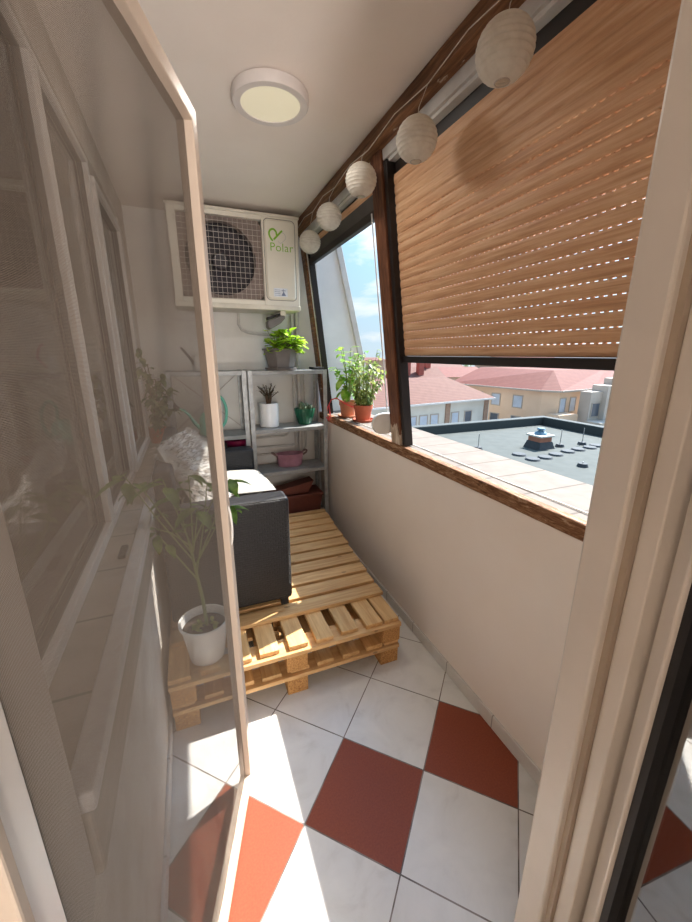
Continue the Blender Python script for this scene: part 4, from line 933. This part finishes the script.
# pale stepped house on the right
h = thing('house', 'pale grey house with a stepped gable at the window edge', 'house', (50, 33, GZ))
m = MB()
for i, (x0, x1, zt) in enumerate(((46.2, 48.2, -2.95), (48.2, 50.2, -2.2), (50.2, 52.2, -1.4), (52.2, 60, -.7))): m.box(x0, x1, 33.3-.6*i, 34.8, GZ, zt)
m.build('wall', 'greyw2', h)
for i, (x, zz) in enumerate(((46.5, -6.0), (49.3, -6.0), (46.5, -9), (50.8, -3.6), (53.2, -3.4))):
    yy = 33.3-.6*(0 if x < 48 else 1 if x < 50 else 2 if x < 52 else 3); wall_window(h, (x, yy), (x+1.6, yy), .5, zz, 1.3, 1.6, dark=i in (0, 1, 3))
m = MB(); m.box(45.8, 50.5, 31.2, 33.3, -7.1, -6.5); m.build('balcony', 'greyw2', h)
# houses farther back
def farhouse(label, x0, x1, y0, y1, ze, zr, wm, rmn):
    h = thing('house', label, 'house', ((x0+x1)/2, (y0+y1)/2, GZ))
    MB().box(x0, x1, y0, y1, GZ, ze).build('wall', wm, h); m = MB(); yc = (y0+y1)/2
    m.prism([(x0-.5, y0-.6, ze-.05), (x0-.5, y1+.6, ze-.05), (x0-.5, yc, zr)], (x1-x0+1, 0, 0)); m.build('roof', rmn, h)
    for k in range(2): wall_window(h, (x0, y0), (x1, y0), .3+.4*k, ze-2.2, 1.4, 1.3, dark=True)
    return h
farhouse('small house with a flat red roof between the grey and peach houses', 44, 55, 61, 71, -2.5, -.9, 'greyw2', 'roofb')
farhouse('peach house far behind the salmon roof, half hidden by the post', 24, 32.5, 62, 70, .6, 1.0, 'peach', 'roofa')
farhouse('distant house with a red roof left of the brown post', 27, 36, 84, 94, -.4, 2.6, 'greyw2', 'roofb')
farhouse('distant red-roofed house beyond the salmon roof ridge', 46, 62, 78, 90, -1.6, .6, 'peach', 'roofa')
farhouse('distant low house with a salmon roof behind the peach house', 62, 78, 62, 74, -.8, 1.2, 'greyw2', 'roofb')
hc = farhouse('low long house carrying three red brick chimneys behind the salmon roof', 33.8, 42.6, 58, 66, -3.2, -.6, 'brickfar', 'roofa')
for x, y, zt in ((35.6, 60, .95), (38.3, 60, .6), (41.0, 62, .5)):
    f = MB().box(x-.5, x+.5, y-.5, y+.5, -4, zt).build('chimney', 'chimney', hc); MB().box(x-.65, x+.65, y-.65, y+.65, zt, zt+.2).build('cap', 'farframe', f)
def tree(label, x, y, zt, r, n=700):
    t = thing('tree', label, 'tree', (x, y, GZ)); MB().tube([(x, y, GZ), (x+.1, y, zt-r)], [.35, .2], 8).build('trunk', 'trunk', t, True)
    m = MB()
    for i in range(n):
        a, b = rnd(0, 6.28), math.acos(rnd(-1, 1)); k = rnd(.55, 1)*(1+.25*noise.noise(V((math.cos(a)*2, math.sin(a)*2, b*2))))
        q = V((x+r*k*math.sin(b)*math.cos(a), y+r*k*math.sin(b)*math.sin(a), zt-r+r*k*math.cos(b))); m.leaf(q, (rnd(-1, 1), rnd(-1, 1), rnd(-.5, .5)), r*.24, r*.15, .5, .2, 2)
    m.build('crown', 'tree', t)
tree('round green tree beside the pale stepped house', 44.6, 28.9, -6.2, 2.0)
tree('leafy tree on the skyline behind the peach house roof, left one', 70, 90, 1.3, 3.4, 500)
tree('leafy tree on the skyline behind the peach house roof, right one', 84, 88, 1.2, 3.2, 500)
tree('dark tree beyond the plants on the windowsill', 44, 120, 2.2, 4.5, 500)
t = thing('street_lamp', 'thin grey street lamp post before the pale stepped house', 'street lamp', (47.6, 29.8, GZ)); MB().tube([(47.6, 29.8, GZ), (47.6, 29.8, -4.6)], .07, 8).build('pole', 'galvd', t); MB().box(47.0, 47.7, 29.7, 29.9, -4.65, -4.5).build('lamp_head', 'galvd', t)

# ------------------------------------------------------------------ light
sun = bpy.data.lights.new('sun', 'SUN'); sun.energy = 8; sun.angle = .0093; sun.color = (1, .955, .88)
so_ = bpy.data.objects.new('sun', sun); col.objects.link(so_); so_.rotation_euler = V((.81, .28, 1)).to_track_quat('Z', 'Y').to_euler(); so_.location = (20, 7, 25)
def area(name, loc, size, e, c, rot=(0, 0, 0)):
    l = bpy.data.lights.new(name, 'AREA'); l.shape = 'DISK'; l.size = size; l.energy = e; l.color = c
    o = bpy.data.objects.new(name, l); col.objects.link(o); o.location = loc; o.rotation_euler = rot; return o
area('ceiling_lamp_light', (.415, 1.83, ZC-.045), .23, 2.6, (1, .93, .84))
l = bpy.data.lights.new('added_fill_bulb', 'POINT'); l.energy = 90; l.shadow_soft_size = .07; l.color = (1, .93, .88)  # added fill light inside the unseen lamp shade
o = bpy.data.objects.new('added_fill_bulb', l); col.objects.link(o); o.location = (.2, -1.5, .66)
l = bpy.data.lights.new('added_room_fill', 'AREA'); l.shape = 'RECTANGLE'; l.size = 1.7; l.size_y = 1.3; l.energy = 90; l.color = (1, .93, .86)  # added fill light behind the camera, set in the invented window
o = bpy.data.objects.new('added_room_fill', l); col.objects.link(o); o.location = (.4, -4.14, 1.55); o.rotation_euler = (PI/2, 0, 0)
w = bpy.data.worlds.new('sky'); bpy.context.scene.world = w; w.use_nodes = True; nt = w.node_tree; nt.nodes.clear()
o = N(nt, 'ShaderNodeOutputWorld'); bg = N(nt, 'ShaderNodeBackground'); tc = N(nt, 'ShaderNodeTexCoord'); s_ = N(nt, 'ShaderNodeSeparateXYZ'); L(nt, tc.outputs['Generated'], s_.inputs[0])
base = ramp(nt, s_.outputs[2], [(0, rgb(204, 224, 236)), (.12, rgb(186, 220, 242)), (.35, rgb(150, 202, 238)), (.8, rgb(104, 164, 220))])
mp = N(nt, 'ShaderNodeMapping'); mp.inputs['Scale'].default_value = (2.2, 2.2, 6.5); mp.inputs['Location'].default_value = (.35, .1, .3); L(nt, tc.outputs['Generated'], mp.inputs['Vector'])
cf = noise_tex(nt, mp.outputs[0], 2.4, 7, .55, .3)
cl = ramp(nt, cf, [(.47, (0, 0, 0, 1)), (.66, (1, 1, 1, 1))])
cn = mixc(nt, cl, base, rgb(244, 247, 250))
dp = N(nt, 'ShaderNodeVectorMath', operation='DOT_PRODUCT'); L(nt, tc.outputs['Generated'], dp.inputs[0]); dp.inputs[1].default_value = V((.81, .28, 1)).normalized()
glow = math_n(nt, 'POWER', math_n(nt, 'MAXIMUM', dp.outputs['Value'], 0.0), 7.0)          # bright hazy sky round the sun
L(nt, cn, bg.inputs['Color']); L(nt, math_n(nt, 'ADD', math_n(nt, 'MULTIPLY', glow, 6.0), .54), bg.inputs['Strength']); L(nt, bg.outputs[0], o.inputs['Surface'])

# ------------------------------------------------------------------ camera
cam = bpy.data.cameras.new('camera'); co = bpy.data.objects.new('camera', cam); col.objects.link(co)
cam.sensor_fit = 'HORIZONTAL'; cam.sensor_width = 36; cam.lens = 385/692*36; cam.clip_start = .01; cam.clip_end = 500
co.location = (0, 0, 1.6); co.rotation_euler = (PI/2-math.atan(107/385), 0, -math.atan(161/399.6))
sc = bpy.context.scene; sc.camera = co
sc.view_settings.view_transform = 'Standard'; sc.view_settings.look = 'None'; sc.view_settings.exposure = .97; sc.view_settings.gamma = 1; sc.view_settings.use_curve_mapping = False
